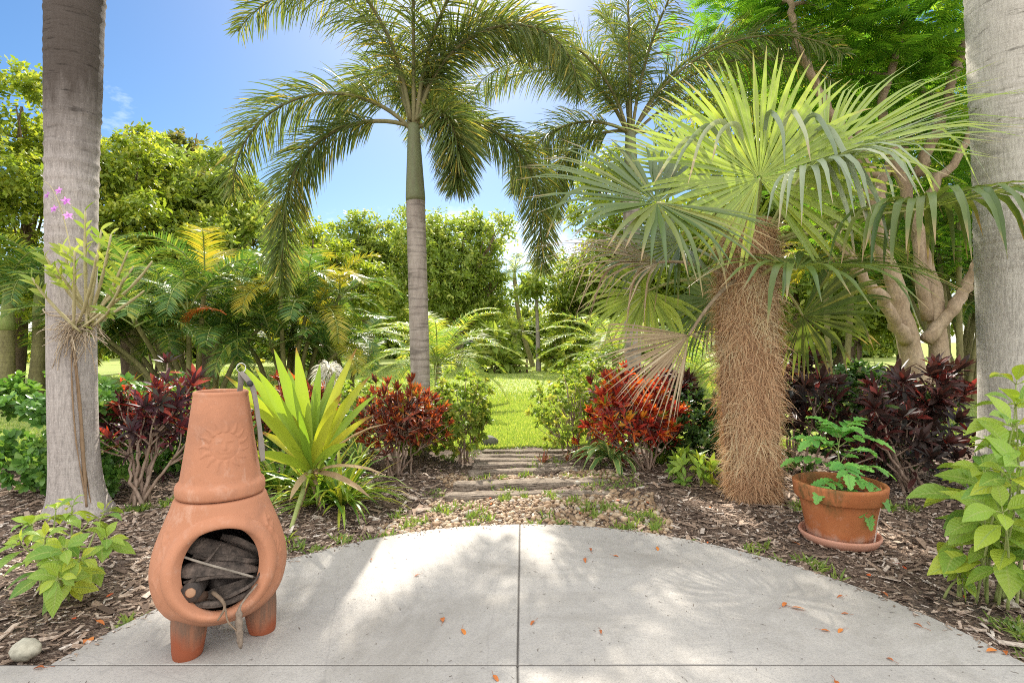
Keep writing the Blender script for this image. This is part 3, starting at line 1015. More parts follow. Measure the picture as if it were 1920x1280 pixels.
def sun_relief(u, v):
    """moulded sun: face disc, features and rays; u, v in metres from its centre"""
    u, v = u * 1.22, v * 1.22
    r = np.hypot(u, v)
    a = np.arctan2(v, u)
    rf = 0.062
    h = 0.010 * np.sqrt(np.clip(1 - (r / rf) ** 2, 0, 1))
    k = 15
    ph = (a / (2 * PI) * k) % 1.0 - 0.5
    wid = 0.40 * np.clip((0.122 - r) / 0.05, 0, 1)
    ray = np.clip(1 - np.abs(ph + 0.10 * np.sin(r * 90)) / np.maximum(wid, 1e-4), 0, 1) * (r > 0.066) * (r < 0.122)
    h = h + 0.0085 * np.sqrt(ray)
    g = lambda x, y, sx, sy: np.exp(-((u - x) / sx) ** 2 - ((v - y) / sy) ** 2)
    h = h + 0.009 * g(0.0, 0.0, 0.0065, 0.016) + 0.006 * g(0, -0.012, 0.011, 0.007)
    h = h - 0.006 * (g(-0.023, 0.010, 0.011, 0.006) + g(0.023, 0.010, 0.011, 0.006))
    h = h + 0.005 * (g(-0.023, 0.009, 0.006, 0.004) + g(0.023, 0.009, 0.006, 0.004))
    h = h + 0.004 * (g(-0.024, 0.024, 0.014, 0.004) + g(0.024, 0.024, 0.014, 0.004))
    mo = np.abs(v + 0.031 - 10 * u * u)
    h = h + 0.006 * np.exp(-(mo / 0.0045) ** 2) * (np.abs(u) < 0.024) - 0.006 * np.exp(-(mo / 0.0014) ** 2) * (np.abs(u) < 0.026)
    h = h + 0.004 * (g(-0.032, -0.016, 0.012, 0.012) + g(0.032, -0.016, 0.012, 0.012)) + 0.004 * g(0, -0.048, 0.012, 0.008)
    return h * 0.33


def vine_relief(u, v):
    c = np.abs(u - 0.022 * np.sin(v * 42))
    h = 0.005 * np.exp(-(c / 0.006) ** 2)
    for q in (-0.06, -0.015, 0.03, 0.075):
        h = h + 0.006 * np.exp(-((u - 0.032 * math.cos(q * 60)) / 0.011) ** 2 - ((v - q) / 0.014) ** 2)
    rr = np.hypot(u, v - 0.105)
    h = h + 0.006 * np.exp(-((rr - 0.018 * (1 + 0.25 * np.cos(6 * np.arctan2(v - 0.105, u)))) / 0.006) ** 2)
    return h * (np.abs(v) < 0.145)


def chiminea():
    t = thing('chiminea', 'terracotta chiminea with a moulded sun face standing on the patio', 'chiminea', CH)
    bp = [(0.0, 0.088), (0.10, 0.092), (0.165, 0.108), (0.215, 0.14), (0.248, 0.185), (0.266, 0.24), (0.272, 0.29), (0.268, 0.34), (0.256, 0.39), (0.238, 0.44), (0.217, 0.49), (0.196, 0.54), (0.183, 0.572), (0.165, 0.578), (0.15, 0.578)]
    bp = [(a * 0.915, b) for a, b in bp]
    prof = spline(bp, 130)
    sides = 240
    ang = np.arange(sides) / sides * 2 * PI
    n = len(prof)
    RR = np.repeat(prof[:, 0][:, None], sides, 1)
    ZZ = np.repeat(prof[:, 1][:, None], sides, 1)
    rel = (ang[None] - FACE + PI) % (2 * PI) - PI
    RR = RR + vine_relief((rel - 0.98) * RR, ZZ - 0.36) + 0.7 * vine_relief((rel + 1.05) * RR, ZZ - 0.36) * 0.8
    oz, orad = 0.335, 0.158
    lat = RR * np.sin(rel)
    inside = (np.hypot(lat, ZZ - oz) < orad + 0.012) & (np.cos(rel) > 0)
    V = np.stack([RR * np.cos(ang), RR * np.sin(ang), ZZ], -1) + CH
    i, j = np.meshgrid(np.arange(n - 1), np.arange(sides), indexing='ij')
    Q = np.stack([i * sides + j, i * sides + (j + 1) % sides, (i + 1) * sides + (j + 1) % sides, (i + 1) * sides + j], -1)
    keep = ~(inside[:-1] & inside[1:] & np.roll(inside, -1, 1)[:-1] & np.roll(inside, -1, 1)[1:])
    mb = MB()
    mb.add(V.reshape(-1, 3), Q[keep])
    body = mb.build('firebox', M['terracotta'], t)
    # sooty inner shell
    mb = MB()
    Vi = np.stack([(RR - 0.022).clip(0) * np.cos(ang), (RR - 0.022).clip(0) * np.sin(ang), ZZ + 0.012], -1) + CH
    mb.add(Vi.reshape(-1, 3), Q[keep][:, ::-1])
    mb.build('inner_shell', M['soot'], body)
    # raised rim round the mouth
    def surf(phi, rr):
        l, z = rr * np.cos(phi), oz + rr * np.sin(phi)
        rad = np.interp(z, prof[5:-3, 1], prof[5:-3, 0])
        al = np.arcsin(np.clip(l / rad, -1, 1))
        return np.stack([rad * np.cos(al + FACE), rad * np.sin(al + FACE), z], -1), al
    phi = np.linspace(0, 2 * PI, 97)[:-1]
    ring = []
    for (rr, out) in ((orad - 0.004, -0.035), (orad - 0.002, 0.004), (orad + 0.004, 0.013), (orad + 0.014, 0.017), (orad + 0.026, 0.014), (orad + 0.038, 0.006), (orad + 0.046, -0.004)):
        p, al = surf(phi, rr)
        nrm = np.stack([np.cos(al + FACE), np.sin(al + FACE), 0 * al], -1)
        ring.append(p + nrm * out + CH)
    ring = np.array(ring)
    a, b = ring.shape[:2]
    i, j = np.meshgrid(np.arange(a - 1), np.arange(b), indexing='ij')
    mb = MB()
    mb.add(ring.reshape(-1, 3), np.stack([i * b + j, i * b + (j + 1) % b, (i + 1) * b + (j + 1) % b, (i + 1) * b + j], -1).reshape(-1, 4))
    mb.build('mouth_rim', M['terracotta'], body)
    # chimney
    cp = [(0.150, 0.582), (0.182, 0.583), (0.187, 0.595), (0.187, 0.618), (0.181, 0.632), (0.170, 0.640), (0.168, 0.648)]
    m = 150
    zz = np.linspace(0.652, 0.982, m)
    rr = np.interp(zz, [0.652, 0.8, 0.982], [0.1665, 0.141, 0.114])
    tail = [(0.116, 0.988), (0.114, 0.996), (0.108, 0.999), (0.098, 0.997), (0.094, 0.988), (0.105, 0.9), (0.125, 0.75), (0.14, 0.6)]
    pr = np.concatenate([np.array(cp), np.c_[rr, zz], np.array(tail)]) * np.array((0.885, 1.0))
    n = len(pr)
    sides = 300
    ang = np.arange(sides) / sides * 2 * PI
    rel = (ang[None] - FACE + PI) % (2 * PI) - PI
    RR = np.repeat(pr[:, 0][:, None], sides, 1)
    ZZ = np.repeat(pr[:, 1][:, None], sides, 1)
    f = np.zeros(n)
    f[len(cp):len(cp) + m] = 1
    RR = RR + sun_relief((rel - 0.10) * RR, ZZ - 0.79) * f[:, None]
    V = np.stack([RR * np.cos(ang), RR * np.sin(ang), ZZ], -1) + CH
    i, j = np.meshgrid(np.arange(n - 1), np.arange(sides), indexing='ij')
    Q = np.stack([i * sides + j, i * sides + (j + 1) % sides, (i + 1) * sides + (j + 1) % sides, (i + 1) * sides + j], -1).reshape(-1, 4)
    mb = MB()
    mb.add(V.reshape(-1, 3), Q)
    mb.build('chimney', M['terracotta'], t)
    # three stub legs
    for (lx, ly) in ((-0.045, -0.142), (0.146, 0.028), (-0.095, 0.118)):
        d = unit(np.array((lx, ly, 0)))
        c = np.array((lx, ly, 0.0)) + CH
        pts = np.array([c + d * 0.010 + (0, 0, 0.0), c + d * 0.010 + (0, 0, 0.006), c + d * 0.006 + (0, 0, 0.05), c + (0, 0, 0.12), c - d * 0.01 + (0, 0, 0.19), c - d * 0.03 + (0, 0, 0.235)])
        mb = MB()
        tube(mb, spline(pts, 26), np.interp(np.linspace(0, 1, 26), [0, 0.03, 0.25, 0.6, 1], [0.041, 0.046, 0.053, 0.064, 0.068]), 32)
        mb.build('leg', M['terracotta_leg'], t)
    return t


chiminea()
FD = np.array((math.cos(FACE), math.sin(FACE), 0))
FS = np.array((math.sin(FACE), -math.cos(FACE), 0)) * -1.0
if FS[0] < 0:
    FS = -FS                                # to the right as seen from the front


def fl(side, fwd, z):
    return CH + FS * side * 0.95 + FD * fwd * 0.895 + np.array((0, 0, z))


M['charred'] = barkmat('charred', (0.035, 0.03, 0.027), (0.11, 0.085, 0.07), 14, 0.6, 0.5)
M['boot'] = barkmat('palm_boot', (0.022, 0.018, 0.015), (0.15, 0.115, 0.092), 22, 1.0, 0.9, c3=(0.02, 0.017, 0.015), dist=0.006)


def boot(label, ctrl, w, curl):
    NB = 44
    c = spline(ctrl, NB)
    mb = MB()
    tg = unit(np.gradient(c, axis=0))
    up = np.array((0, 0, 1.0)) * 0.6 + FD * 0.8
    S = unit(np.cross(tg, up))
    U = np.cross(S, tg)
    a = np.linspace(-1, 1, 7)
    ww = w * np.interp(np.linspace(0, 1, NB), [0, 0.15, 0.6, 1], [0.55, 1, 0.85, 0.25])
    V = []
    for th in (0.0, -0.006):
        V.append(c[:, None] + U[:, None] * (0.0016 * (np.arange(len(c)) % 2))[:, None, None] + S[:, None] * (ww[:, None] * a[None])[..., None] + U[:, None] * ((1 - a[None] ** 2) * curl * ww[:, None] + th)[..., None])
    V = np.array(V)
    n, m = NB, 7
    i, j = np.meshgrid(np.arange(n - 1), np.arange(m - 1), indexing='ij')
    q = np.stack([i * m + j, i * m + j + 1, (i + 1) * m + j + 1, (i + 1) * m + j], -1).reshape(-1, 4)
    e = []
    for jj in (0, m - 1):
        k = np.arange(n - 1)
        e.append(np.stack([k * m + jj, (k + 1) * m + jj, n * m + (k + 1) * m + jj, n * m + k * m + jj], -1))
    mb.add(V.reshape(-1, 3), np.concatenate([q, q[:, ::-1] + n * m] + e))
    tag(mb.build('palm_sheath', M['boot'], loc=ctrl[0]), label, 'firewood', 'firewood piled inside the chiminea')


boot('wide dry palm sheath sloping down to the right, topmost in the chiminea', [fl(-0.13, 0.10, 0.42), fl(-0.02, 0.15, 0.395), fl(0.11, 0.14, 0.335), fl(0.16, 0.10, 0.31)], 0.036, 0.42)
boot('dry palm sheath lying across the middle of the chiminea mouth', [fl(-0.16, 0.15, 0.335), fl(-0.05, 0.205, 0.345), fl(0.07, 0.205, 0.325), fl(0.15, 0.165, 0.29)], 0.030, 0.45)
boot('narrow curled palm sheath near the right inside wall of the chiminea', [fl(0.0, 0.10, 0.43), fl(0.08, 0.14, 0.40), fl(0.135, 0.14, 0.355), fl(0.16, 0.11, 0.29)], 0.016, -0.9)
boot('thin curled palm sheath edge-on above the crossing one in the chiminea', [fl(-0.10, 0.16, 0.39), fl(0.0, 0.19, 0.372), fl(0.09, 0.19, 0.345), fl(0.15, 0.15, 0.325)], 0.013, -1.0)
boot('dark palm sheath at the bottom under the crossing sheath in the chiminea', [fl(-0.05, 0.18, 0.235), fl(0.02, 0.21, 0.25), fl(0.09, 0.20, 0.262), fl(0.15, 0.15, 0.28)], 0.024, -0.8)
boot('narrow dark palm sheath lowest in the chiminea against the lip', [fl(-0.09, 0.20, 0.215), fl(0.0, 0.225, 0.212), fl(0.08, 0.215, 0.222), fl(0.14, 0.18, 0.25)], 0.014, 0.8)


for lab, ct, w_, cu in (('thin dark strip of palm sheath curling out at the lower right of the chiminea mouth', [fl(0.0, 0.225, 0.225), fl(0.06, 0.245, 0.25), fl(0.115, 0.225, 0.265), fl(0.15, 0.19, 0.30)], 0.008, 0.8),
                         ('narrow dark palm strip slanting behind the pale twig in the chiminea', [fl(-0.13, 0.18, 0.30), fl(-0.03, 0.215, 0.315), fl(0.06, 0.22, 0.30), fl(0.13, 0.20, 0.275)], 0.009, 0.9),
                         ('thin dark palm strip leaning against the left inside wall of the chiminea', [fl(-0.14, 0.17, 0.27), fl(-0.10, 0.205, 0.31), fl(-0.05, 0.20, 0.37), fl(0.0, 0.17, 0.42)], 0.008, 0.8)):
    boot(lab, ct, w_, cu)


def log_thing(label, pts, r, mat):
    mb = MB()
    tube(mb, spline(pts, 14), r, 14)
    o = mb.build('firewood_log', M[mat], loc=pts[0])
    return tag(o, label, 'firewood', 'firewood piled inside the chiminea')


lg = log_thing('round charred log with its cut end facing out of the chiminea', [fl(-0.105, 0.215, 0.268), fl(-0.08, 0.10, 0.265), fl(-0.04, -0.06, 0.26)], 0.036, 'charred')
mb = MB()
tube(mb, [fl(-0.1055, 0.2155, 0.268), fl(-0.106, 0.2185, 0.268)], [0.019, 0.014], 14)
mb.build('cut_end', m_simple('cut_wood', (0.42, 0.24, 0.14), 0.9), lg)
log_thing('dark log lying at the bottom of the chiminea', [fl(-0.03, 0.14, 0.235), fl(0.06, 0.08, 0.24), fl(0.14, 0.0, 0.25)], 0.045, 'charred')
mb = MB()
tube(mb, spline([fl(-0.145, 0.155, 0.395), fl(-0.06, 0.215, 0.37), fl(0.04, 0.225, 0.325), fl(0.115, 0.215, 0.285)], 16), 0.0045, 8)
tag(mb.build('dry_twig', M['bark_gray'], loc=fl(-0.145, 0.15, 0.4)), 'thin pale twig laid diagonally over the firewood', 'twig')
mb = MB()
tube(mb, spline([fl(-0.03, 0.20, 0.25), fl(0.0, 0.25, 0.235), fl(0.012, 0.262, 0.205), fl(-0.012, 0.285, 0.172)], 16), np.interp(np.linspace(0, 1, 16), [0, 0.5, 1], [0.008, 0.006, 0.003]), 8)
tag(mb.build('dry_leaf_stalk', M['bark_brown'], loc=fl(-0.03, 0.2, 0.25)), 'short curled stalk hooked over the front lip of the chiminea', 'stalk')
pod = thing('seed_pod', 'flat dry seed pod hanging from the mouth of the chiminea', 'seed pod', fl(0.06, 0.25, 0.21))
mb = MB()
tube(mb, spline([fl(0.13, 0.235, 0.262), fl(0.07, 0.278, 0.212), fl(0.062, 0.293, 0.17), fl(0.064, 0.298, 0.10), fl(0.068, 0.300, 0.055)], 26), 0.016 * np.interp(np.linspace(0, 1, 26), [0, 0.3, 0.42, 0.62, 0.9, 1], [0.3, 0.35, 0.95, 1.1, 0.8, 0.25]) * (1 + 0.14 * np.sin(np.arange(26) * 1.9)), 10, squash=0.5)
mb.build('pod', m_simple('pod_skin', (0.25, 0.19, 0.14), 0.85, nz=70, var=0.8, bump=0.6), pod)
mb = MB()
tube(mb, spline([fl(0.015, 0.262, 0.205), fl(0.022, 0.285, 0.165), fl(0.045, 0.296, 0.135), fl(0.06, 0.297, 0.12)], 14), 0.0032, 6)
mb.build('stalk', M['bark_brown'], pod)


def tongs():
    p = lambda s, f, z: CH + FS * s * 0.93 + FD * f + np.array((0, 0, z))
    t = thing('fire_tongs', 'rusty metal fire tongs hooked over the rim of the chimney', 'tongs', p(0.1, 0.0, 1.06))
    mat = m_simple('rusty_metal', (0.25, 0.215, 0.18), 0.6, 0.3)

    def arm(c, w):
        c = spline(c, 18)
        tg = unit(np.gradient(c, axis=0))
        mb = MB()
        Sd = unit(np.cross(tg, unit(FD + FS * 0.35)))
        Nn = np.cross(tg, Sd)
        ww = w * np.interp(np.linspace(0, 1, 18), [0, 0.12, 0.8, 0.86, 0.92, 1], [0.7, 1.0, 0.8, 1.15, 1.05, 0.75])
        V = np.stack([c - Sd * ww[:, None] - Nn * 0.003, c + Sd * ww[:, None] - Nn * 0.003, c + Sd * ww[:, None] + Nn * 0.003, c - Sd * ww[:, None] + Nn * 0.003], 1)
        i, j = np.meshgrid(np.arange(17), np.arange(4), indexing='ij')
        Q = np.stack([i * 4 + j, i * 4 + (j + 1) % 4, (i + 1) * 4 + (j + 1) % 4, (i + 1) * 4 + j], -1).reshape(-1, 4)
        mb.add(V.reshape(-1, 3), np.concatenate([Q, [[0, 3, 2, 1], [68, 69, 70, 71]]]))
        return mb.build('arm', mat, t, smooth=False)
    arm([p(0.075, 0.045, 1.075), p(0.108, 0.055, 1.035), p(0.128, 0.06, 0.99), p(0.150, 0.072, 0.84), p(0.162, 0.080, 0.71)], 0.0105)
    arm([p(0.075, 0.045, 1.075), p(0.076, 0.045, 1.03), p(0.070, 0.035, 0.97), p(0.062, 0.02, 0.84), p(0.06, 0.01, 0.74)], 0.0105)
    mb = MB()
    a = np.linspace(0, 2 * PI, 22)
    tube(mb, np.array([p(0.078 + 0.018 * math.cos(x), 0.045, 1.092 + 0.019 * math.sin(x)) for x in a]), 0.0022, 6, cap=False)
    mb.build('hanging_ring', m_simple('steel_wire', (0.62, 0.60, 0.56), 0.35, 0.8), t)
    mb = MB()
    tube(mb, [p(0.112, 0.038, 1.028), p(0.112, 0.085, 1.028)], 0.012, 10)
    mb.build('hinge', m_simple('black_pin', (0.05, 0.05, 0.05), 0.5, 0.5), t)


tongs()

# ================================================================== POT, SAUCER AND TOMATO PLANT
PT = np.array((2.02, 3.36, -0.02))
sauc = MB()
lathe(sauc, [(0.0, 0.004), (0.17, 0.004), (0.19, 0.010), (0.205, 0.040), (0.215, 0.052), (0.222, 0.052), (0.226, 0.040), (0.205, 0.0), (0.0, -0.004)], PT, 72)
tag(sauc.build('plant_saucer', m_terracotta('saucer_clay', (0.56, 0.30, 0.21), (0.48, 0.23, 0.15), pale=(0.66, 0.50, 0.42)), loc=PT), 'pale round terracotta saucer under the tomato pot', 'saucer')
pot = thing('plant_pot', 'large terracotta pot with mossy stains and a pale drip line', 'plant pot', PT + (0, 0, 0.016))


def m_pot():
    s = NT('pot_clay')
    v = s.coord('Object')
    n1 = s.noise(v, 4, 5, 0.6)
    col = s.ramp(n1, [(0.3, (0.36, 0.115, 0.04)), (0.7, (0.50, 0.19, 0.075))])
    sep = s.node("ShaderNodeSeparateXYZ")
    s.l.new(v, sep.inputs[0])
    nz = s.noise(s.coord('Object', (1, 1, 0.3)), 11, 5, 0.65)
    low = s.math('SUBTRACT', 0.05, sep.outputs[2])
    col = s.mix(s.math('MULTIPLY', s.ramp(s.math('ADD', s.math('MULTIPLY', low, 6), nz), [(0.42, 0.0), (0.75, 0.8)]), 0.9), col, (0.55, 0.42, 0.34))
    moss = s.math('MULTIPLY', s.ramp(s.noise(s.coord('Object', (1, 1, 0.45)), 7, 5, 0.7), [(0.50, 0.0), (0.64, 0.9)]), s.ramp(sep.outputs[2], [(0.14, 0.0), (0.25, 1.0)]))
    moss = s.math('MULTIPLY', moss, s.ramp(s.math('MULTIPLY_ADD', sep.outputs[0], -2.0, 0.5, clamp=True), [(0.3, 0.15), (0.75, 1.0)]))
    col = s.mix(moss, col, (0.085, 0.075, 0.025))
    col = s.mix(s.ramp(s.noise(v, 24, 5, 0.7), [(0.58, 0.0), (0.75, 0.45)]), col, (0.58, 0.36, 0.26))
    return s.done(s.bsdf(col, 0.8, s.bump(s.noise(v, 90, 4), 0.15, 0.003), 0.25))


MP = m_pot()
mb = MB()
lathe(mb, [(0.0, 0.0), (0.165, 0.0), (0.172, 0.006), (0.185, 0.06), (0.205, 0.16), (0.222, 0.245), (0.224, 0.252), (0.21, 0.255), (0.19, 0.15), (0.17, 0.05)], PT + (0, 0, 0.012), 80)
body = mb.build('pot_body', MP, pot)
mb = MB()
lathe(mb, [(0.222, 0.246), (0.245, 0.249), (0.250, 0.256), (0.258, 0.325), (0.260, 0.338), (0.254, 0.345), (0.236, 0.345), (0.230, 0.336), (0.222, 0.25)], PT + (0, 0, 0.012), 80)
mb.build('pot_rim', MP, pot)
mb = MB()
lathe(mb, [(0.0, 0.272), (0.10, 0.276), (0.226, 0.262)], PT + (0, 0, 0.012), 40)
mb.build('soil', m_simple('potting_soil', (0.06, 0.045, 0.035), 0.95, nz=60, bump=0.6), pot)
mb = MB()
tube(mb, spline([PT + np.array((0.10 + 0.0, -0.232, 0.262)), PT + np.array((0.098, -0.208, 0.17)), PT + np.array((0.100, -0.185, 0.07)), PT + np.array((0.098, -0.168, 0.02))], 18), np.interp(np.linspace(0, 1, 18), [0, 0.5, 1], [0.002, 0.003, 0.007]), 6)
mb.build('drip_stain', m_simple('lime_drip', (0.62, 0.52, 0.45), 0.9), body)


def compound_leaf(mbl, mbs, p0, az, el, length, bend, npair, lf, wd):
    pts, d = arc(p0, az, el, length, bend, 20)
    tube(mbs, pts, np.linspace(0.0032, 0.0012, 20), 5)
    fr = np.linspace(0.3, 0.94, npair)
    for f in fr:
        i = int(f * 19)
        side = unit(np.cross(d[i], (0, 0, 1)))
        for sg in (-1, 1):
            D = unit(d[i] * 0.55 + side * sg * 0.85 + np.array((0, 0, rng.normal(0.05, 0.12))))
            l = lf * (1.1 - 0.45 * abs(f - 0.55)) * rng.uniform(0.85, 1.15)
            strips(mbl, pts[i], D, unit(np.array((0, -0.25, 1.0)) + rng.normal(0, 0.15, 3)), l, wd * l, 0.5, (0.08, 0.5, 0.95, 0.72, 1.0, 0.6, 0.78, 0.4, 0.45, 0.03), fold=0.25)
    strips(mbl, pts[-1], d[-1], np.array((0, -0.2, 1.0)), lf * 1.25, wd * lf * 1.25, 0.5, (0.08, 0.5, 0.95, 0.72, 1.0, 0.6, 0.78, 0.4, 0.45, 0.03), fold=0.25)


tom = thing('tomato_plant', 'young tomato plant with toothed leaves growing in the terracotta pot', 'plant', PT + (0, 0, 0.28))
mbl, mbs = MB(), MB()
b = PT + np.array((-0.01, 0, 0.285))
stem = spline([b, b + (0.01, -0.01, 0.12), b + (0.005, 0.0, 0.26), b + (0.015, 0.0, 0.34)], 16)
tube(mbs, stem, np.linspace(0.007, 0.003, 16), 8)
for (zf, az, el, ln, bd) in ((0.15, 215, 35, 0.34, 75), (0.2, 305, 30, 0.36, 85), (0.3, 355, 42, 0.40, 70), (0.35, 165, 45, 0.40, 65), (0.45, 250, 40, 0.33, 80), (0.5, 20, 48, 0.38, 70),
                             (0.6, 140, 50, 0.33, 60), (0.7, 195, 48, 0.34, 70), (0.75, 330, 48, 0.34, 75), (0.85, 80, 60, 0.28, 60), (0.95, 270, 62, 0.24, 60), (1.0, 10, 66, 0.22, 50), (1.0, 150, 70, 0.20, 50), (0.1, 285, 12, 0.34, 80)):
    compound_leaf(mbl, mbs, stem[int(zf * 15)], az, el, ln * 0.68, bd, 4, 0.085, 0.68)
mbs.build('stem', M['stem_green'], tom)
mbl.build('foliage', M['leaf_tomato'], tom)

# ================================================================== ROYAL PALM TRUNKS
def m_royal(name, pale, grey, dark, stain_z0, stain_z1, strength):
    s = NT(name)
    v = s.coord('Object')
    sep = s.node("ShaderNodeSeparateXYZ")
    s.l.new(v, sep.inputs[0])
    n1 = s.noise(s.coord('Object', (1, 1, 0.25)), 9, 6, 0.65)
    n2 = s.noise(s.coord('Object', (1, 1, 0.16)), 75, 6, 0.75)
    n3 = s.noise(s.coord('Object', (0.2, 0.2, 1)), 30, 5, 0.6)
    col = s.ramp(n1, [(0.3, grey), (0.62, pale)])
    col = s.mix(s.ramp(n2, [(0.36, 0.6), (0.56, 0.0)]), col, tuple(c * 0.5 for c in grey))
    lich = s.voro(v, 55)
    col = s.mix(s.ramp(s.math('ADD', lich, s.math('MULTIPLY', n1, 0.5)), [(0.36, 0.55), (0.5, 0.0)]), col, tuple(min(0.75, c * 1.35) for c in pale))
    top = s.ramp(s.math('MULTIPLY_ADD', n1, 0.7, s.math('SUBTRACT', sep.outputs[2], 0.35)), [(0.0, 0.0), (1.0, 1.0)])
    k = s.math('DIVIDE', s.math('SUBTRACT', s.math('MULTIPLY_ADD', n1, 0.9, sep.outputs[2]), stain_z0), stain_z1 - stain_z0, clamp=True)
    col = s.mix(s.math('MULTIPLY', k, strength), col, dark)
    col = s.mix(s.math('MULTIPLY', s.ramp(n3, [(0.3, 0.9), (0.42, 0.0)]), s.math('MULTIPLY_ADD', k, 0.8, 0.06)), col, tuple(c * 0.35 for c in dark))
    return s.done(s.bsdf(col, 0.9, s.bump(s.math('ADD', n2, n3), 0.55, 0.012), 0.2))


def royal(name, label, ctrl, rads, mat, seed, flare=0.0):
    t = thing(name, label, 'palm tree', ctrl[0])
    n, sides = 260, 64
    c = spline(ctrl, n)
    tt = np.linspace(0, 1, n)
    r = np.interp(tt, np.linspace(0, 1, len(rads)), rads)
    z = c[:, 2]
    rings = np.zeros(n)
    zz = 1.75
    while zz < z[-1]:                       # raised leaf scars, closer together toward the top
        w = 0.012
        rings += 0.0075 * np.exp(-((z - zz) / w) ** 2) * (0.4 + vnoise(zz * 7, seed, seed))
        zz += (0.05 + 0.08 * vnoise(zz * 5, seed, seed)) * (0.65 if zz > 2.7 else 1.0)
    a = np.arange(sides) / sides * 2 * PI
    A, T = np.meshgrid(a, z)
    rr = (r + rings)[:, None] * (1 + 0.035 * (vnoise(np.cos(A) * 2 + 5, T * 1.5 + np.sin(A) * 2, seed) - 0.5) + 0.02 * (vnoise(np.cos(A) * 6 + 5, T * 5 + np.sin(A) * 6, seed + 1) - 0.5))
    rr = rr + flare * np.exp(-np.clip(T, 0, 9) / 0.10)[:] * (1 + 0.35 * np.sin(A * 5 + seed))
    V = np.stack([c[:, 0][:, None] + rr * np.cos(A), c[:, 1][:, None] + rr * np.sin(A), np.broadcast_to(z[:, None], rr.shape) + 0.006 * (vnoise(A * 2.5, T * 9, seed + 3) - 0.5)], -1)
    i, j = np.meshgrid(np.arange(n - 1), np.arange(sides), indexing='ij')
    Q = np.stack([i * sides + j, i * sides + (j + 1) % sides, (i + 1) * sides + (j + 1) % sides, (i + 1) * sides + j], -1).reshape(-1, 4)
    mb = MB()
    mb.add(V.reshape(-1, 3), Q)
    mb.build('trunk', mat, t)
    return t


RP = royal('royal_palm', 'thick gray palm trunk with a brown top and an orchid growing on it',
           [(-3.07, 3.86, -0.06), (-3.11, 3.86, 0.5), (-3.125, 3.86, 1.5), (-3.125, 3.87, 2.6), (-3.11, 3.88, 3.9), (-3.05, 3.9, 5.5)],
           [0.162, 0.145, 0.143, 0.156, 0.178, 0.182], m_royal('royal_bark', (0.44, 0.395, 0.355), (0.34, 0.30, 0.27), (0.055, 0.042, 0.033), 2.85, 3.5, 0.92), 3, flare=0.045)
mb = MB()                                   # brown seep line down the right of the trunk
for q, (dx, w) in enumerate(((0.0, 0.012), (0.018, 0.006), (-0.016, 0.005))):
    z = np.linspace(0.06, 1.28, 40)
    ang = R(-38) + 0.12 * np.sin(z * 3 + q) - 0.10 * z + dx * 3
    r = np.interp(z, [0, 0.1, 0.3, 0.9, 1.5], [0.195, 0.175, 0.156, 0.150, 0.150])
    cx = np.interp(z, [0, 0.5, 1.5], [-3.075, -3.11, -3.125])
    tube(mb, np.c_[cx + r * np.cos(ang), 3.86 + r * np.sin(ang), z], w * (0.5 + vnoise(z * 8, z * 0 + q, q)), 6, squash=0.6)
mb.build('root_streak', m_simple('seep_stain', (0.25, 0.165, 0.095), 0.9), RP)
royal('royal_palm', 'thick pale gray palm trunk with clean lichen-speckled bark',
      [(3.73, 4.02, -0.06), (3.75, 4.02, 0.6), (3.74, 4.02, 1.6), (3.73, 4.02, 2.7), (3.70, 4.03, 3.9), (3.68, 4.03, 5.5)],
      [0.27, 0.235, 0.245, 0.262, 0.275, 0.27], m_royal('royal_bark_pale', (0.55, 0.52, 0.45), (0.42, 0.39, 0.335), (0.40, 0.365, 0.30), 2.4, 3.6, 0.35), 8, flare=0.05)


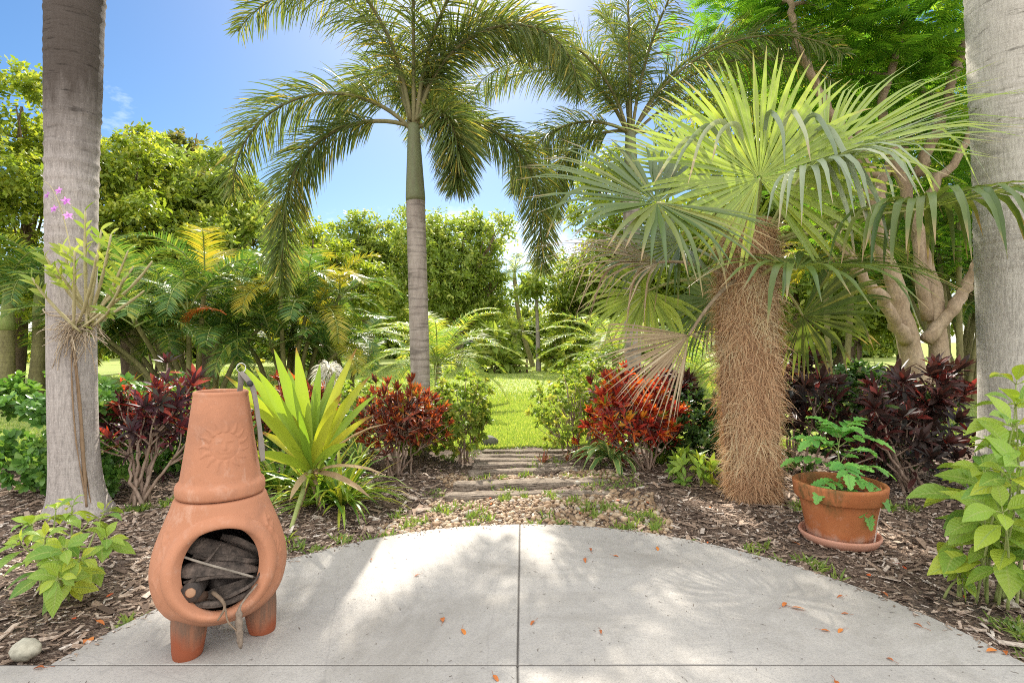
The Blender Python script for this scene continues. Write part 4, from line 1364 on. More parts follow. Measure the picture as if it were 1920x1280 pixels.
# ---- orchid on the left trunk
def orchid():
    o = np.array((-2.94, 3.72, 1.30))
    t = thing('orchid', 'purple-flowered orchid with long canes and dangling roots tied to the palm trunk', 'plant', o)
    canes, lv, rt, band = MB(), MB(), MB(), MB()
    tips = [(118, 462, 3.55, 1), (160, 395, 3.5, 1), (208, 440, 3.4, 1), (285, 490, 3.3, 0), (232, 520, 3.3, 1), (85, 480, 3.45, 1), (140, 470, 3.4, 1), (180, 480, 3.35, 0), (250, 500, 3.5, 0), (60, 520, 3.45, 1), (205, 580, 3.3, 1), (190, 430, 3.5, 1), (270, 545, 3.35, 0), (105, 500, 3.4, 1), (240, 470, 3.45, 1)]
    for (px, py, Y, leafy) in tips:
        tip = W(px, py, Y)
        st = o + rng.normal(0, 0.03, 3) + np.array((0.03, -0.02, 0))
        mid = (st + tip) / 2 + np.array(((tip[0] - st[0]) * 0.20, -0.05, 0.02))
        c = bez(st, mid, tip, 14)
        tube(canes, c, 0.0095 * np.interp(np.linspace(0, 1, 14), [0, 0.3, 0.8, 1], [0.7, 1.15, 0.9, 0.5]) * (1 + 0.15 * np.sin(np.arange(14) * 2.2)), 7, rnd=rng.random())
        if leafy:
            k = 9
            for q in range(k):
                f = 0.62 + 0.38 * q / (k - 1)
                p = c[min(13, int(f * 13))] if q < k - 1 else c[-1]
                sg = -1 if q % 2 else 1
                D = unit(unit(c[-1] - c[-4]) * 0.75 + np.array((sg * 0.75, -0.15, 0.1)) + rng.normal(0, 0.12, 3))
                strips(lv, p, D, unit(np.array((0, -1, 0.45)) + rng.normal(0, 0.25, 3)), rng.uniform(0.075, 0.115), rng.uniform(0.022, 0.030), 0.35, (0.5, 0.9, 1, 0.7, 0.08), fold=0.3)
    for q in range(9):                       # low arching leaves
        strips(lv, o + rng.normal(0, 0.02, 3), unit(np.array((rng.uniform(0.2, 1.2), -0.4, rng.uniform(0.1, 0.7)))), np.array((0, -0.4, 1)), rng.uniform(0.10, 0.18), 0.02, 0.7, (0.5, 1, 0.8, 0.06), fold=0.25)
    stem = spline([W(135, 480, 3.5), W(122, 420, 3.5), W(112, 385, 3.48), W(95, 350, 3.48), W(80, 338, 3.5)], 18)
    tube(canes, stem, np.linspace(0.004, 0.0015, 18), 5)
    for (px, py) in ((90, 366), (124, 376), (103, 392), (128, 404), (112, 358)):
        c = W(px, py, 3.46)
        fl_ = MB()
        ax = unit(np.array((rng.normal(0, 0.5), -1, rng.normal(0, 0.5))))
        u_ = unit(np.cross(ax, (0, 0, 1)))
        w_ = np.cross(u_, ax)
        for q in range(5):
            th = q * 2 * PI / 5 + rng.random() * 0.4
            strips(fl_, c, unit(u_ * math.cos(th) + w_ * math.sin(th) + ax * 0.25), ax, 0.030, 0.012 if q % 2 else 0.017, 0.2, (0.35, 1, 0.8, 0.1), fold=0.2)
        strips(fl_, c, ax, w_, 0.02, 0.016, 0.3, (0.5, 1, 0.3), rnd=1.0)
        tube(canes, [c, c + (0.01, 0.03, -0.02), stem[9]], 0.0012, 4)
        fl_.build('flower', M['petal'], t)
    for q in range(150):
        a0 = o + np.array((rng.normal(0.01, 0.05), rng.normal(-0.01, 0.015), rng.normal(0.0, 0.035)))
        ln = rng.uniform(0.06, 0.30)
        e = a0 + np.array((rng.normal(-0.02, 0.09), -0.02 + rng.normal(0, 0.02), -ln * rng.uniform(0.3, 1)))
        if q < 40:
            e = a0 + np.array((rng.choice([-1, 1]) * rng.uniform(0.05, 0.24), rng.normal(-0.02, 0.02), rng.normal(-0.03, 0.06)))
        tube(rt, bez(a0, (a0 + e) / 2 + rng.normal(0, 0.03, 3) + (0, -0.02, 0.03), e, 8), rng.uniform(0.0012, 0.0028), 4, rnd=rng.random(), cap=False)
    a = np.linspace(0, 2 * PI, 40)
    tube(band, np.c_[-3.122 + 0.156 * np.cos(a), 3.86 + 0.156 * np.sin(a), 1.40 + 0.03 * np.sin(a * 2 + 1)], 0.004, 6)
    canes.build('canes', M['cane'], t)
    lv.build('foliage', M['orchid_leaf'], t)
    rt.build('roots', M['root'], t)
    band.build('tie', M['root'], t)


orchid()


# ================================================================== FEATHER PALMS
def pinnate(mbl, mbr, p0, az, el0, length, bend, nl, lf, wd, plumose=False, r0=0.02, droop=0.5, bare=0.12, pw=1.3, daz=0.0, vee=0.5, prof=(0.35, 1.0, 0.85, 0.45, 0.03), fwd=0.7):
    """one feather leaf: midrib plus leaflets (all round it if plumose)"""
    n = 30
    pts, d = arc(p0, az, el0, length, bend, n, pw, daz)
    tube(mbr, pts, np.linspace(r0, r0 * 0.18, n), 6)
    f = bare + (1 - bare) * (np.arange(nl) + rng.random(nl) * 0.9) / nl
    x = np.clip(f, 0, 0.9995) * (n - 1)
    i = x.astype(int)
    i = np.minimum(i, n - 2)
    fr = (x - i)[:, None]
    P = pts[i] * (1 - fr) + pts[i + 1] * fr
    T = unit(d[i] * (1 - fr) + d[i + 1] * fr)
    horiz = np.cross(T, np.array((0, 0, 1.0)))
    side = unit(np.where(np.linalg.norm(horiz, axis=1, keepdims=True) < 0.15, np.array((math.sin(R(az)), -math.cos(R(az)), 0.0)), horiz))
    up = np.cross(side, T)
    if plumose:
        th = rng.uniform(0, 2 * PI, nl)
        rad = side * np.cos(th)[:, None] + up * np.sin(th)[:, None]
        D = unit(T * fwd + rad)
        N = unit(np.cross(rad, T) * 0.5 + rad * 0.6 + rng.normal(0, 0.35, (nl, 3)))
    else:
        sg = np.where(np.arange(nl) % 2 == 0, 1.0, -1.0)
        D = unit(T * fwd + side * sg[:, None] + up * (vee + rng.normal(0, 0.10, nl))[:, None])
        N = unit(up + rng.normal(0, 0.15, (nl, 3)))
    ln = lf * np.interp(f, [bare, bare + 0.2, 0.55, 0.9, 1], [0.55, 0.95, 1.0, 0.62, 0.35]) * rng.uniform(0.85, 1.12, nl)
    strips(mbl, P, D, N, ln, wd * rng.uniform(0.8, 1.15, nl), droop * rng.uniform(0.6, 1.4, nl), prof)


def ringed_trunk(mb, ctrl, r, n=200, sides=24, pitch=0.09, amp=0.004):
    c = spline(ctrl, n)
    rr = np.interp(np.linspace(0, 1, n), np.linspace(0, 1, len(r)), r)
    s = np.concatenate([[0], np.cumsum(np.linalg.norm(np.diff(c, axis=0), axis=1))])
    rr = rr + amp * np.exp(-(((s / pitch) % 1.0 - 0.5) / 0.12) ** 2)
    tube(mb, c, rr, sides)


def m_foxtrunk(name, c1, c2):
    s = NT(name)
    v = s.coord('Object')
    n3 = s.noise(s.coord('Object', (0.12, 0.12, 1)), 30, 4, 0.6)
    n1 = s.noise(s.coord('Object', (1, 1, 0.3)), 14, 5, 0.6)
    col = s.ramp(n1, [(0.3, c1), (0.65, c2)])
    col = s.mix(s.ramp(n3, [(0.35, 0.65), (0.5, 0.0)]), col, tuple(c * 0.45 for c in c1))
    return s.done(s.bsdf(col, 0.85, s.bump(n3, 0.5, 0.008), 0.25))


M['fox_trunk'] = m_foxtrunk('foxtail_trunk', (0.22, 0.18, 0.15), (0.37, 0.32, 0.27))
M['crownshaft'] = barkmat('crownshaft', (0.13, 0.15, 0.07), (0.20, 0.22, 0.11), 5, 0.2, 0.1, c3=(0.16, 0.14, 0.08), rough=0.5, dist=0.003)


def foxtail(label, base, lean, zshaft, zcrown, r, fronds, scale=1.0, nl=420):
    t = thing('foxtail_palm', label, 'palm tree', base)
    b = np.asarray(base, float)
    p = lambda z: b + np.array((lean[0] * (z / zcrown) , lean[1] * (z / zcrown), z))
    mb = MB()
    ringed_trunk(mb, [p(-0.05), p(zshaft * 0.15), p(zshaft * 0.5), p(zshaft)], [r * 1.2, r * 1.0, r * 1.02, r * 1.0], pitch=0.075)
    mb.build('trunk', M['fox_trunk'], t)
    mb = MB()
    zs = np.linspace(zshaft - 0.01, zcrown, 20)
    tube(mb, np.array([p(z) for z in zs]), r * np.interp(np.linspace(0, 1, 20), [0, 0.04, 0.3, 0.75, 1], [1.03, 1.05, 0.93, 0.72, 0.6]), 24)
    mb.build('crownshaft', M['crownshaft'], t)
    for (az, el, ln, bd, dz, pw_) in fronds:
        ml, mr = MB(), MB()
        s0 = p(zcrown - 0.06 + 0.10 * rng.random()) + sph(az, 0) * r * 0.35
        pinnate(ml, mr, s0, az, el, ln * scale, bd, int(nl * (1.75 if el < 30 else 1.0)), 0.53 * scale, 0.0145 * scale, True, 0.026 * scale, 0.85, 0.14, pw_, dz, prof=(0.4, 0.9, 1.0, 0.8, 0.12), fwd=0.75)
        f = mr.build('frond', M['rachis'], t)
        ml.build('leaflets', M['foxtail'], f)
    return t


# azimuth 0 = right, 90 = away, 180 = left, 270 = toward the viewer
foxtail('foxtail palm with the green crownshaft standing in the middle between the red shrubs', (-1.04, 6.3, -0.03), (-0.10, 0.0), 2.86, 3.74, 0.108,
        [(186, 14, 2.85, 150, 0, 1.0), (221, 80, 3.5, 168, 0, 1.45), (190, 44, 2.7, 140, 0, 1.0), (172, 80, 3.3, 140, 0, 1.6), (100, 62, 3.0, 105, 0, 1.2), (128, 66, 3.0, 110, 0, 1.2), (70, 62, 2.4, 105, 0, 1.2), (280, 84, 2.8, 95, 0, 1.5),
         (20, 82, 2.7, 140, 0, 1.6), (0, 80, 2.8, 172, 0, 1.4), (8, 24, 2.75, 158, 0, 1.0), (312, 12, 1.5, 130, 0, 1.0), (318, 80, 3.1, 140, 0, 1.5), (345, 76, 2.9, 176, 0, 1.3)], 1.0, 520)
foxtail('foxtail palm standing behind the fan palm, its trunk half hidden by brown fan leaves', (1.79, 8.0, -0.02), (-0.05, 0.0), 3.4, 4.30, 0.118,
        [(182, 70, 3.0, 130, 0, 1.2), (196, 20, 2.3, 105, 0, 1.0), (140, 76, 2.8, 75, 0, 1.3), (100, 82, 3.0, 45, 0, 1.3), (75, 80, 3.0, 60, 0, 1.3), (255, 80, 2.9, 55, 0, 1.3), (0, 56, 3.4, 92, 0, 1.1), (348, 64, 3.4, 105, 0, 1.15),
         (18, 48, 3.3, 88, 0, 1.1), (175, 8, 1.9, 120, 0, 1.0), (290, 76, 2.8, 80, 0, 1.3), (215, 66, 2.6, 110, 0, 1.2), (20, 14, 2.3, 110, 0, 1.0), (160, 70, 2.9, 110, 0, 1.2), (5, 66, 3.5, 90, 0, 1.2)], 1.0, 360)


def bushpalm(name, label, base, h, nf, length, lf, wd, el_rng, bend, mat, nl=110, r=0.08, seed_az=0.0, cat='palm tree', group=None, droop=0.7, vee=0.45, trunkmat='bark_brown', hub=None):
    t = thing(name, label, cat, base, group)
    b = np.asarray(base, float)
    hub = b + np.array((0, 0, h)) if hub is None else np.asarray(hub, float)
    if h > 0.15:
        mb = MB()
        ringed_trunk(mb, [b - (0, 0, 0.05), (b + hub) / 2 + (0.02, 0, 0), hub], [r * 1.2, r, r * 0.85], 60, 12, 0.07, 0.004)
        mb.build('trunk', M[trunkmat], t)
    for q in range(nf):
        ml, mr = MB(), MB()
        az = seed_az + q * 137.5 + rng.normal(0, 8)
        e = el_rng[0] + (el_rng[1] - el_rng[0]) * ((q + 0.5) / nf) + rng.normal(0, 4)
        pinnate(ml, mr, hub + sph(az, 10) * r * 0.5, az, e, length * rng.uniform(0.85, 1.1), bend * rng.uniform(0.85, 1.15), nl, lf, wd, False, 0.012 * length / 1.5, droop, 0.12, 1.3, vee=vee)
        f = mr.build('frond', M['stem_green'], t)
        ml.build('leaflets', M[mat] if isinstance(mat, str) else mat[q % len(mat)], f)
    return t


bushpalm('date_palm', 'low feathery date palm arching over the lawn behind the middle trunk', (-1.45, 10.6, 0), 0.75, 30, 1.75, 0.30, 0.016, (5, 78), 85, 'feather', 120)
bushpalm('date_palm', 'low feathery date palm at the lawn edge behind the light green shrub on the right', (2.2, 11.6, 0), 0.85, 26, 1.9, 0.32, 0.018, (5, 75), 85, 'feather', 110)
bushpalm('date_palm', 'yellowish feathery date palm seen behind the trunk of the second foxtail palm', (3.1, 9.4, 0), 0.6, 20, 1.5, 0.28, 0.016, (10, 75), 85, 'feather', 90)


# ---- areca clumps: many canes, each with its own leaves
def areca(label, base, canes, spread, hmin, hmax, fl_len, seed, gold=0.15, orange=False, name='areca_palm', mats=('areca', 'areca_gold'), lf=0.42):
    rs = np.random.default_rng(seed)
    t = thing(name, label, 'palm clump', base)
    b = np.asarray(base, float)
    count = 0
    for q in range(canes):
        a = rs.uniform(0, 2 * PI)
        rr = spread * 0.35 * math.sqrt(rs.random())
        p0 = b + np.array((math.cos(a) * rr, math.sin(a) * rr, 0))
        h = hmin + (hmax - hmin) * rs.random() ** 1.15
        tip = p0 + np.array((math.cos(a) * spread * rs.uniform(0.2, 0.8), math.sin(a) * spread * rs.uniform(0.2, 0.6), h))
        mb = MB()
        c = [p0 - (0, 0, 0.05), (p0 + tip) / 2 + np.array((-math.cos(a), -math.sin(a), 0)) * 0.12, tip]
        ringed_trunk(mb, c, [0.06, 0.05, 0.038], 60, 10, 0.12, 0.004)
        mb.build('cane', M['areca_cane'], t)
        for k in range(7):
            az = math.degrees(a) + k * 137.5 + rs.normal(0, 12)
            e = 80 - k * 9 + rs.normal(0, 6)
            ml, mr = MB(), MB()
            pinnate(ml, mr, tip - (0, 0, 0.02 * k), az, e, fl_len * rs.uniform(0.8, 1.1), 112 * rs.uniform(0.8, 1.15), 86, lf, 0.030, False, 0.018, 0.55, 0.15, 1.3, vee=0.4)
            fr = mr.build('frond', M['stem_green'], t)
            mt = mats[1] if rs.random() < gold else mats[0]
            ml.build('leaflets', M[mt], fr)
            count += 1
    if orange:
        ml, mr = MB(), MB()
        pinnate(ml, mr, W(425, 590, base[1] - 1.2), 182, 34, 0.95, 105, 70, 0.34, 0.026, False, 0.014, 0.7, 0.08, 1.2, vee=0.25)
        fr = mr.build('frond', M['areca_orange'], t)
        fr['label'] = 'withered orange frond'
        ml.build('leaflets', M['areca_orange'], fr)
    return t


M['areca_cane'] = barkmat('areca_cane', (0.16, 0.14, 0.06), (0.30, 0.27, 0.12), 6, 0.4, 0.3, c3=(0.10, 0.08, 0.05))
areca('dense areca palm clump with one withered orange frond, left of the middle lawn', (-6.9, 11.8, 0), 13, 1.9, 1.0, 2.7, 1.9, 5, 0.06, True, lf=0.48)
areca('areca palm clump with golden drooping fronds under the left foxtail frond', (-5.3, 12.6, 0), 11, 1.5, 0.9, 2.6, 1.8, 6, 0.24, lf=0.48)
areca('small dark areca palm clump filling the gap behind the white spider lily', (-4.1, 13.8, 0), 5, 1.2, 0.5, 1.3, 1.7, 16, 0.05)


# ---- slender palms on the left lawn
def slim_palm(label, base, h, shaft, r, nf, ln, bend, lf, mat, tilt=(0, 0), name='slender_palm'):
    t = thing(name, label, 'palm tree', base)
    b = np.asarray(base, float)
    tp = b + np.array((tilt[0], tilt[1], h))
    mid = (b + tp) / 2 + np.array((tilt[0] * 0.2, 0, 0))
    mb = MB()
    ringed_trunk(mb, [b - (0, 0, 0.05), mid, tp], [r * 1.25, r, r * 0.95], 120, 14, 0.10, 0.006)
    mb.build('trunk', M['areca_cane'] if shaft else M['bark_brown'], t)
    if shaft:
        mb = MB()
        tube(mb, [tp - (0, 0, 0.02), tp + (0, 0, shaft * 0.2), tp + (0, 0, shaft)], [r * 1.08, r * 1.0, r * 0.6], 14)
        mb.build('crownshaft', M['stem_green'], t)
    top = tp + np.array((0, 0, shaft))
    for q in range(nf):
        ml, mr = MB(), MB()
        pinnate(ml, mr, top, q * 137.5 + rng.normal(0, 10), 75 - 70 * q / nf, ln * rng.uniform(0.85, 1.1), bend, 70, lf, 0.03, False, 0.02, 0.6, 0.12, 1.3, vee=0.3)
        f = mr.build('frond', M['stem_green'], t)
        ml.build('leaflets', M[mat], f)
    return t


slim_palm('slender palm with a ringed trunk and bright green shaft, leftmost at the photo edge', (-10.2, 11.0, 0), 1.45, 0.75, 0.12, 11, 1.6, 95, 0.4, 'areca')
slim_palm('slender ringed palm leaning right beside the leftmost one', (-10.0, 11.4, 0), 1.75, 0.8, 0.13, 11, 1.6, 95, 0.4, 'areca', (0.12, 0))
slim_palm('short dark-trunked palm with ragged leaf bases just left of the gray trunk', (-10.1, 12.5, 0), 1.9, 0.0, 0.17, 10, 1.5, 100, 0.4, 'areca')
slim_palm('slender palm with a yellow-green shaft just right of the big gray trunk', (-8.9, 12.9, 0), 1.95, 0.7, 0.125, 10, 1.7, 105, 0.42, 'areca')


# ================================================================== FAN PALM
M['fan_silver'] = leafmat('fan_silver', [(0, (0.15, 0.20, 0.11)), (0.6, (0.24, 0.29, 0.17)), (1, (0.34, 0.37, 0.22))], trans=0.22, rough=0.38, tip=(0.40, 0.32, 0.18), tip0=0.95, warm=(1.3, 1.35, 0.6), spec=0.5)
FB = np.array((1.86, 4.20, -0.03))


def fan_leaf(mb, hub, axis, normal, radius, span, nseg, tf=0.5, droop=0.5, t0=0.45, cone=0.25, wild=0.08, hang=0.12, rs=rng):
    A = unit(axis)
    Nn = np.asarray(normal, float)
    Nn = unit(Nn - A * np.dot(Nn, A))
    B = np.cross(Nn, A)
    th = np.linspace(-span / 2, span / 2, nseg)
    thj = np.radians(th + rs.normal(0, 0.5, nseg))
    D = np.cos(thj)[:, None] * A + np.sin(thj)[:, None] * B
    D = unit(D + Nn * cone + rs.normal(0, wild * 0.3, (nseg, 3)))
    Ls = radius * (1 - 0.16 * (np.abs(th) / (span / 2)) ** 2) * rs.uniform(0.93, 1.04, nseg)
    dth = min(R(span / (nseg - 1)), 0.16)
    ts = np.array([0.02, 0.15, 0.3, tf, tf + 0.12, tf + 0.24, tf + 0.36, 1.0])
    prof = np.where(ts <= tf, ts / tf, ((1 - ts) / (1 - tf)) ** 0.75)
    prof[-1] = 0.02
    dr = droop * rs.uniform(0.5, 1.6, nseg)
    hg = rs.random(nseg) < hang
    dr = np.where(hg, dr + rs.uniform(1.5, 4, nseg), dr)
    strips(mb, np.broadcast_to(hub, (nseg, 3)), D, np.broadcast_to(Nn, (nseg, 3)), Ls, radius * dth * tf * 1.06, dr, prof, t0=t0, pw=1.4, fold=0.26, ts=ts, rnd=np.clip(rs.normal(0.5, 0.22, nseg), 0, 1))


def fan_palm():
    t = thing('fan_palm', 'fan palm with a shaggy fibre-covered trunk and wide pleated leaves', 'palm tree', FB)
    rs = np.random.default_rng(77)
    core = MB()
    ctrl = [FB + (0, 0, -0.04), FB + (-0.01, 0, 0.25), FB + (-0.02, 0, 0.9), FB + (-0.05, 0, 1.5), FB + (-0.03, 0, 2.16)]
    c = spline(ctrl, 60)
    rad = np.interp(np.linspace(0, 1, 60), [0, 0.05, 0.2, 0.5, 0.75, 0.92, 1], [0.105, 0.122, 0.165, 0.205, 0.212, 0.205, 0.17])
    tube(core, c, rad, 30)
    lump = lambda a_, z_: 1 + 0.20 * (vnoise(np.cos(a_) * 1.7 + 4, np.sin(a_) * 1.7 + z_ * 5.5, 31) - 0.5) + 0.12 * (vnoise(np.cos(a_) * 4 + 9, np.sin(a_) * 4 + z_ * 13, 32) - 0.5)
    v0 = core.v[0][:60 * 30].reshape(60, 30, 3)
    aa = np.arctan2(v0[..., 1] - c[:, None, 1], v0[..., 0] - c[:, None, 0])
    core.v[0][:60 * 30] = (c[:, None] + (v0 - c[:, None]) * lump(aa, np.broadcast_to(c[:, None, 2], aa.shape))[..., None]).reshape(-1, 3)
    trunk = core.build('trunk', m_simple('fibre_mat', (0.36, 0.22, 0.125), 0.95, nz=40, bump=0.9), t)
    # hanging, tangled fibres
    mb = MB()
    n = 15000
    f = rs.random(n)
    zi = f * 59
    i = np.minimum(zi.astype(int), 58)
    a = rs.uniform(0, 2 * PI, n)
    ctr = c[i] + (c[i + 1] - c[i]) * (zi - i)[:, None]
    r = np.interp(zi, np.arange(60), rad)
    out = np.stack([np.cos(a), np.sin(a), 0 * a], -1)
    P = ctr + out * (r * lump(a, ctr[:, 2]) - 0.012 + 0.04 * rs.random(n) ** 2)[:, None]
    tang = np.stack([-np.sin(a), np.cos(a), 0 * a], -1)
    mess = rs.normal(0, 1, n)
    D = unit(out * rs.uniform(-0.08, 0.36, n)[:, None] + tang * (mess * 0.6)[:, None] + DOWN * rs.uniform(-0.2, 1.3, n)[:, None])
    Ls = rs.uniform(0.05, 0.22, n) * np.interp(f, [0, 0.15, 1], [0.35, 1, 1.1])
    strips(mb, P, D, out, Ls, rs.uniform(0.002, 0.0055, n), rs.uniform(0.3, 2.0, n), (0.8, 1, 0.9, 0.6, 0.2), rnd=np.clip(0.75 * vnoise(a * 2.2, ctr[:, 2] * 6, 33) + 0.45 * rs.random(n) - 0.05 - 0.25 * np.exp(-f / 0.12), 0, 1))
    mb.build('fibres', M['fibre'], trunk)
    top = FB + np.array((-0.03, 0, 2.0))
    # hub pixel, hub depth, axis, face normal, radius, span, segments, droop, material, hanging share
    LV = [
        ((1424, 334), 3.92, (-0.03, 0.25, 1.0), (0, -1, 0.28), 1.0, 322, 60, 0.30, 'fan', 0.05, 0.56, 0.45),
        ((1232, 380), 3.72, (-1.0, -0.2, -0.02), (0.25, -0.72, 0.85), 1.0, 310, 46, 0.45, 'fan_dark', 0.05, 0.42, 0.45),
        ((1330, 345), 4.30, (-0.9, 0.1, 0.42), (0.3, -0.8, 0.5), 1.0, 150, 26, 0.5, 'fan', 0.08, 0.42, 0.45),
        ((1545, 292), 4.10, (0.88, -0.15, 0.40), (-0.35, -0.6, 0.8), 1.25, 150, 30, 0.55, 'fan', 0.08, 0.36, 0.4),
        ((1575, 300), 4.25, (1.0, -0.1, 0.22), (-0.1, -0.35, 1.0), 1.25, 120, 24, 0.5, 'fan_silver', 0.08, 0.34, 0.4),
        ((1510, 322), 3.80, (0.75, -0.5, 0.15), (0.0, -0.35, 1.0), 0.95, 220, 24, 3.2, 'fan_silver', 0.1, 0.34, 0.3),
        ((1735, 392), 3.5, (0.95, -0.25, 0.06), (-0.05, -0.10, 1.0), 1.05, 320, 40, 3.6, 'fan_dark', 0.3, 0.42, 0.4),
        ((1492, 505), 3.55, (0.85, -0.35, -0.10), (0.0, -0.22, 1.0), 1.0, 290, 32, 0.9, 'fan_dark', 0.12, 0.38, 0.35),
        ((1505, 592), 4.20, (0.8, 0.15, -0.35), (-0.35, 0.6, 0.6), 0.72, 210, 32, 0.6, 'fan_dark', 0.08, 0.5, 0.45),
        ((1275, 455), 4.35, (-0.9, 0.1, -0.30), (0.15, -0.55, 0.8), 0.9, 200, 30, 0.9, 'fan_dark', 0.1, 0.38, 0.4),
        ((1215, 545), 4.40, (-0.8, 0.1, -0.30), (0.2, -0.8, 0.5), 0.62, 260, 36, 0.7, 'fan', 0.1, 0.5, 0.45),
        ((1235, 492), 3.95, (-1.0, -0.2, 0.02), (0.1, -0.55, 0.8), 0.98, 110, 28, 0.8, 'fan_dry', 0.4, 0.30, 0.35),
        ((1292, 628), 3.68, (-0.82, -0.25, -0.48), (0.35, -0.75, 0.45), 0.78, 78, 28, 0.30, 'fan_dry', 0.05, 0.42, 0.5),
        ((1292, 629), 3.66, (0.9, -0.2, -0.15), (0.3, -0.30, 0.9), 0.42, 150, 9, 1.6, 'fan_dry', 0.3, 0.2, 0.3),
        ((1600, 430), 4.75, (0.7, 0.5, -0.3), (0, -0.6, 0.8), 0.85, 200, 28, 0.8, 'fan_dark', 0.15, 0.4, 0.4),
        ((1340, 560), 4.75, (-0.5, 0.5, -0.5), (0, -0.7, 0.7), 0.70, 200, 28, 0.8, 'fan_dark', 0.15, 0.4, 0.4),
    ]
    for q, ((px, py), Y, ax, nm, rad_, span, ns, dr, mt, hg, tf_, t0_) in enumerate(LV):
        hub = W(px, py, Y)
        mb, mp = MB(), MB()
        fan_leaf(mb, hub, ax, nm, rad_, span, int(ns * 1.25), droop=dr, hang=hg, rs=rs, tf=tf_, t0=t0_, cone=0.15)
        out = unit((hub - top) * (1, 1, 0.0) + 1e-6)
        s0 = top + out * 0.10 + np.array((0, 0, -0.10 + 0.12 * rs.random()))
        if hub[2] < 1.95:
            s0 = top + out * 0.17 + np.array((0, 0, -0.30))
        mid = (s0 + hub) / 2 + np.array((0, 0, 0.10))
        tube(mp, bez(s0, mid, hub, 16), np.linspace(0.016, 0.009, 16), 8)
        lf = mb.build('leaf', M[mt], t)
        if mt == 'fan_dry':
            lf['label'] = 'dry brown fan leaf'
        mp.build('petiole', M['bark_tan'] if mt == 'fan_dry' else M['petiole'], lf)
    # a leaf whose blades have buckled and hang down in front of the big one
    mb, mp = MB(), MB()
    HB = [[(1340, 330), (1300, 262), (1262, 290), (1225, 345)], [(1370, 322), (1335, 238), (1290, 270), (1258, 332)], [(1400, 320), (1385, 238), (1352, 248), (1335, 302)], [(1430, 316), (1440, 215), (1466, 238), (1472, 312)],
          [(1450, 316), (1480, 212), (1508, 242), (1520, 302)], [(1465, 318), (1520, 218), (1560, 262), (1576, 332)], [(1475, 322), (1545, 238), (1595, 312), (1625, 420)], [(1482, 328), (1560, 262), (1612, 352), (1642, 500)],
          [(1482, 334), (1540, 300), (1586, 382), (1606, 500)], [(1380, 325), (1360, 232), (1318, 255), (1290, 345)], [(1486, 334), (1575, 285), (1640, 360), (1670, 470)]]
    for q, b in enumerate(HB):
        c = spline([W(p[0], p[1], y) for p, y in zip(b, (4.06, 3.88, 3.72, 3.66))], 20)
        tg = unit(np.gradient(c, axis=0))
        t_ = np.linspace(0, 1, 20)
        S = unit(np.cross(tg, np.array((0.0, 0.85, 0.5)) + 0.0 * tg))
        U = np.cross(S, tg)
        w = 0.019 * np.interp(t_, [0, 0.35, 0.6, 0.9, 1], [0.45, 1.0, 0.95, 0.4, 0.05])[:, None]
        V = np.stack([c - S * w + U * w * 0.3, c, c + S * w + U * w * 0.3], 1)
        i, j = np.meshgrid(np.arange(19), np.arange(2), indexing='ij')
        Q = np.stack([i * 3 + j, i * 3 + j + 1, (i + 1) * 3 + j + 1, (i + 1) * 3 + j], -1).reshape(-1, 4)
        mb.add(V.reshape(-1, 3), Q, rnd=float(rs.random()), al=np.repeat(t_, 3), ac=np.tile((-1.0, 0.0, 1.0), 20))
    lf = mb.build('leaf', M['fan_silver'], t)
    tube(mp, bez(top, W(1428, 380, 4.15), W(1428, 322, 4.07), 10), np.linspace(0.015, 0.009, 10), 8)
    mp.build('petiole', M['petiole'], lf)
    # spear leaves in the heart
    mb = MB()
    for q in range(7):
        strips(mb, top + rs.normal(0, 0.03, 3), unit(np.array((rs.normal(0, 0.35), rs.normal(-0.1, 0.3), 1.0))), np.array((0, -1, 0.1)), rs.uniform(0.4, 0.7), 0.03, 0.25, (0.8, 1, 0.9, 0.5, 0.05), fold=0.6)
    mb.build('spear', M['fan'], t)


fan_palm()

# ================================================================== SHRUBS
def rosettes(mb, C, A, nleaf, lf, wd, droop, spread=(20, 75), prof=(0.25, 0.75, 1.0, 0.8, 0.08), fold=0.3, rs=rng, rnd=None):
    """whorls of leaves at C facing along A"""
    C, A = np.atleast_2d(C), unit(np.atleast_2d(A))
    n = len(C)
    idx = np.repeat(np.arange(n), nleaf)
    ref = np.where(np.abs(A[:, [2]]) > 0.9, np.array((1.0, 0, 0)), np.array((0, 0, 1.0)))
    U = unit(np.cross(A, ref))
    Wv = np.cross(A, U)
    m = len(idx)
    th = np.tile(np.arange(nleaf) * 2.39996, n) + rs.random(n)[idx] * 6.28
    op = np.radians(spread[0] + (spread[1] - spread[0]) * np.tile((np.arange(nleaf) + 0.5) / nleaf, n) + rs.normal(0, 8, m))
    D = A[idx] * np.cos(op)[:, None] + (U[idx] * np.cos(th)[:, None] + Wv[idx] * np.sin(th)[:, None]) * np.sin(op)[:, None]
    N = A[idx] + rs.normal(0, 0.15, (m, 3))
    base = rs.random(n)[idx] if rnd is None else rnd[idx]
    r = np.clip(base * 0.55 + rs.random(m) * 0.55 - 0.05, 0, 1)
    strips(mb, C[idx] - A[idx] * (0.02 * rs.random(m))[:, None], D, N, lf * rs.uniform(0.7, 1.15, m), wd * rs.uniform(0.8, 1.2, m), droop * rs.uniform(0.4, 1.5, m), prof, fold=fold, rnd=r)


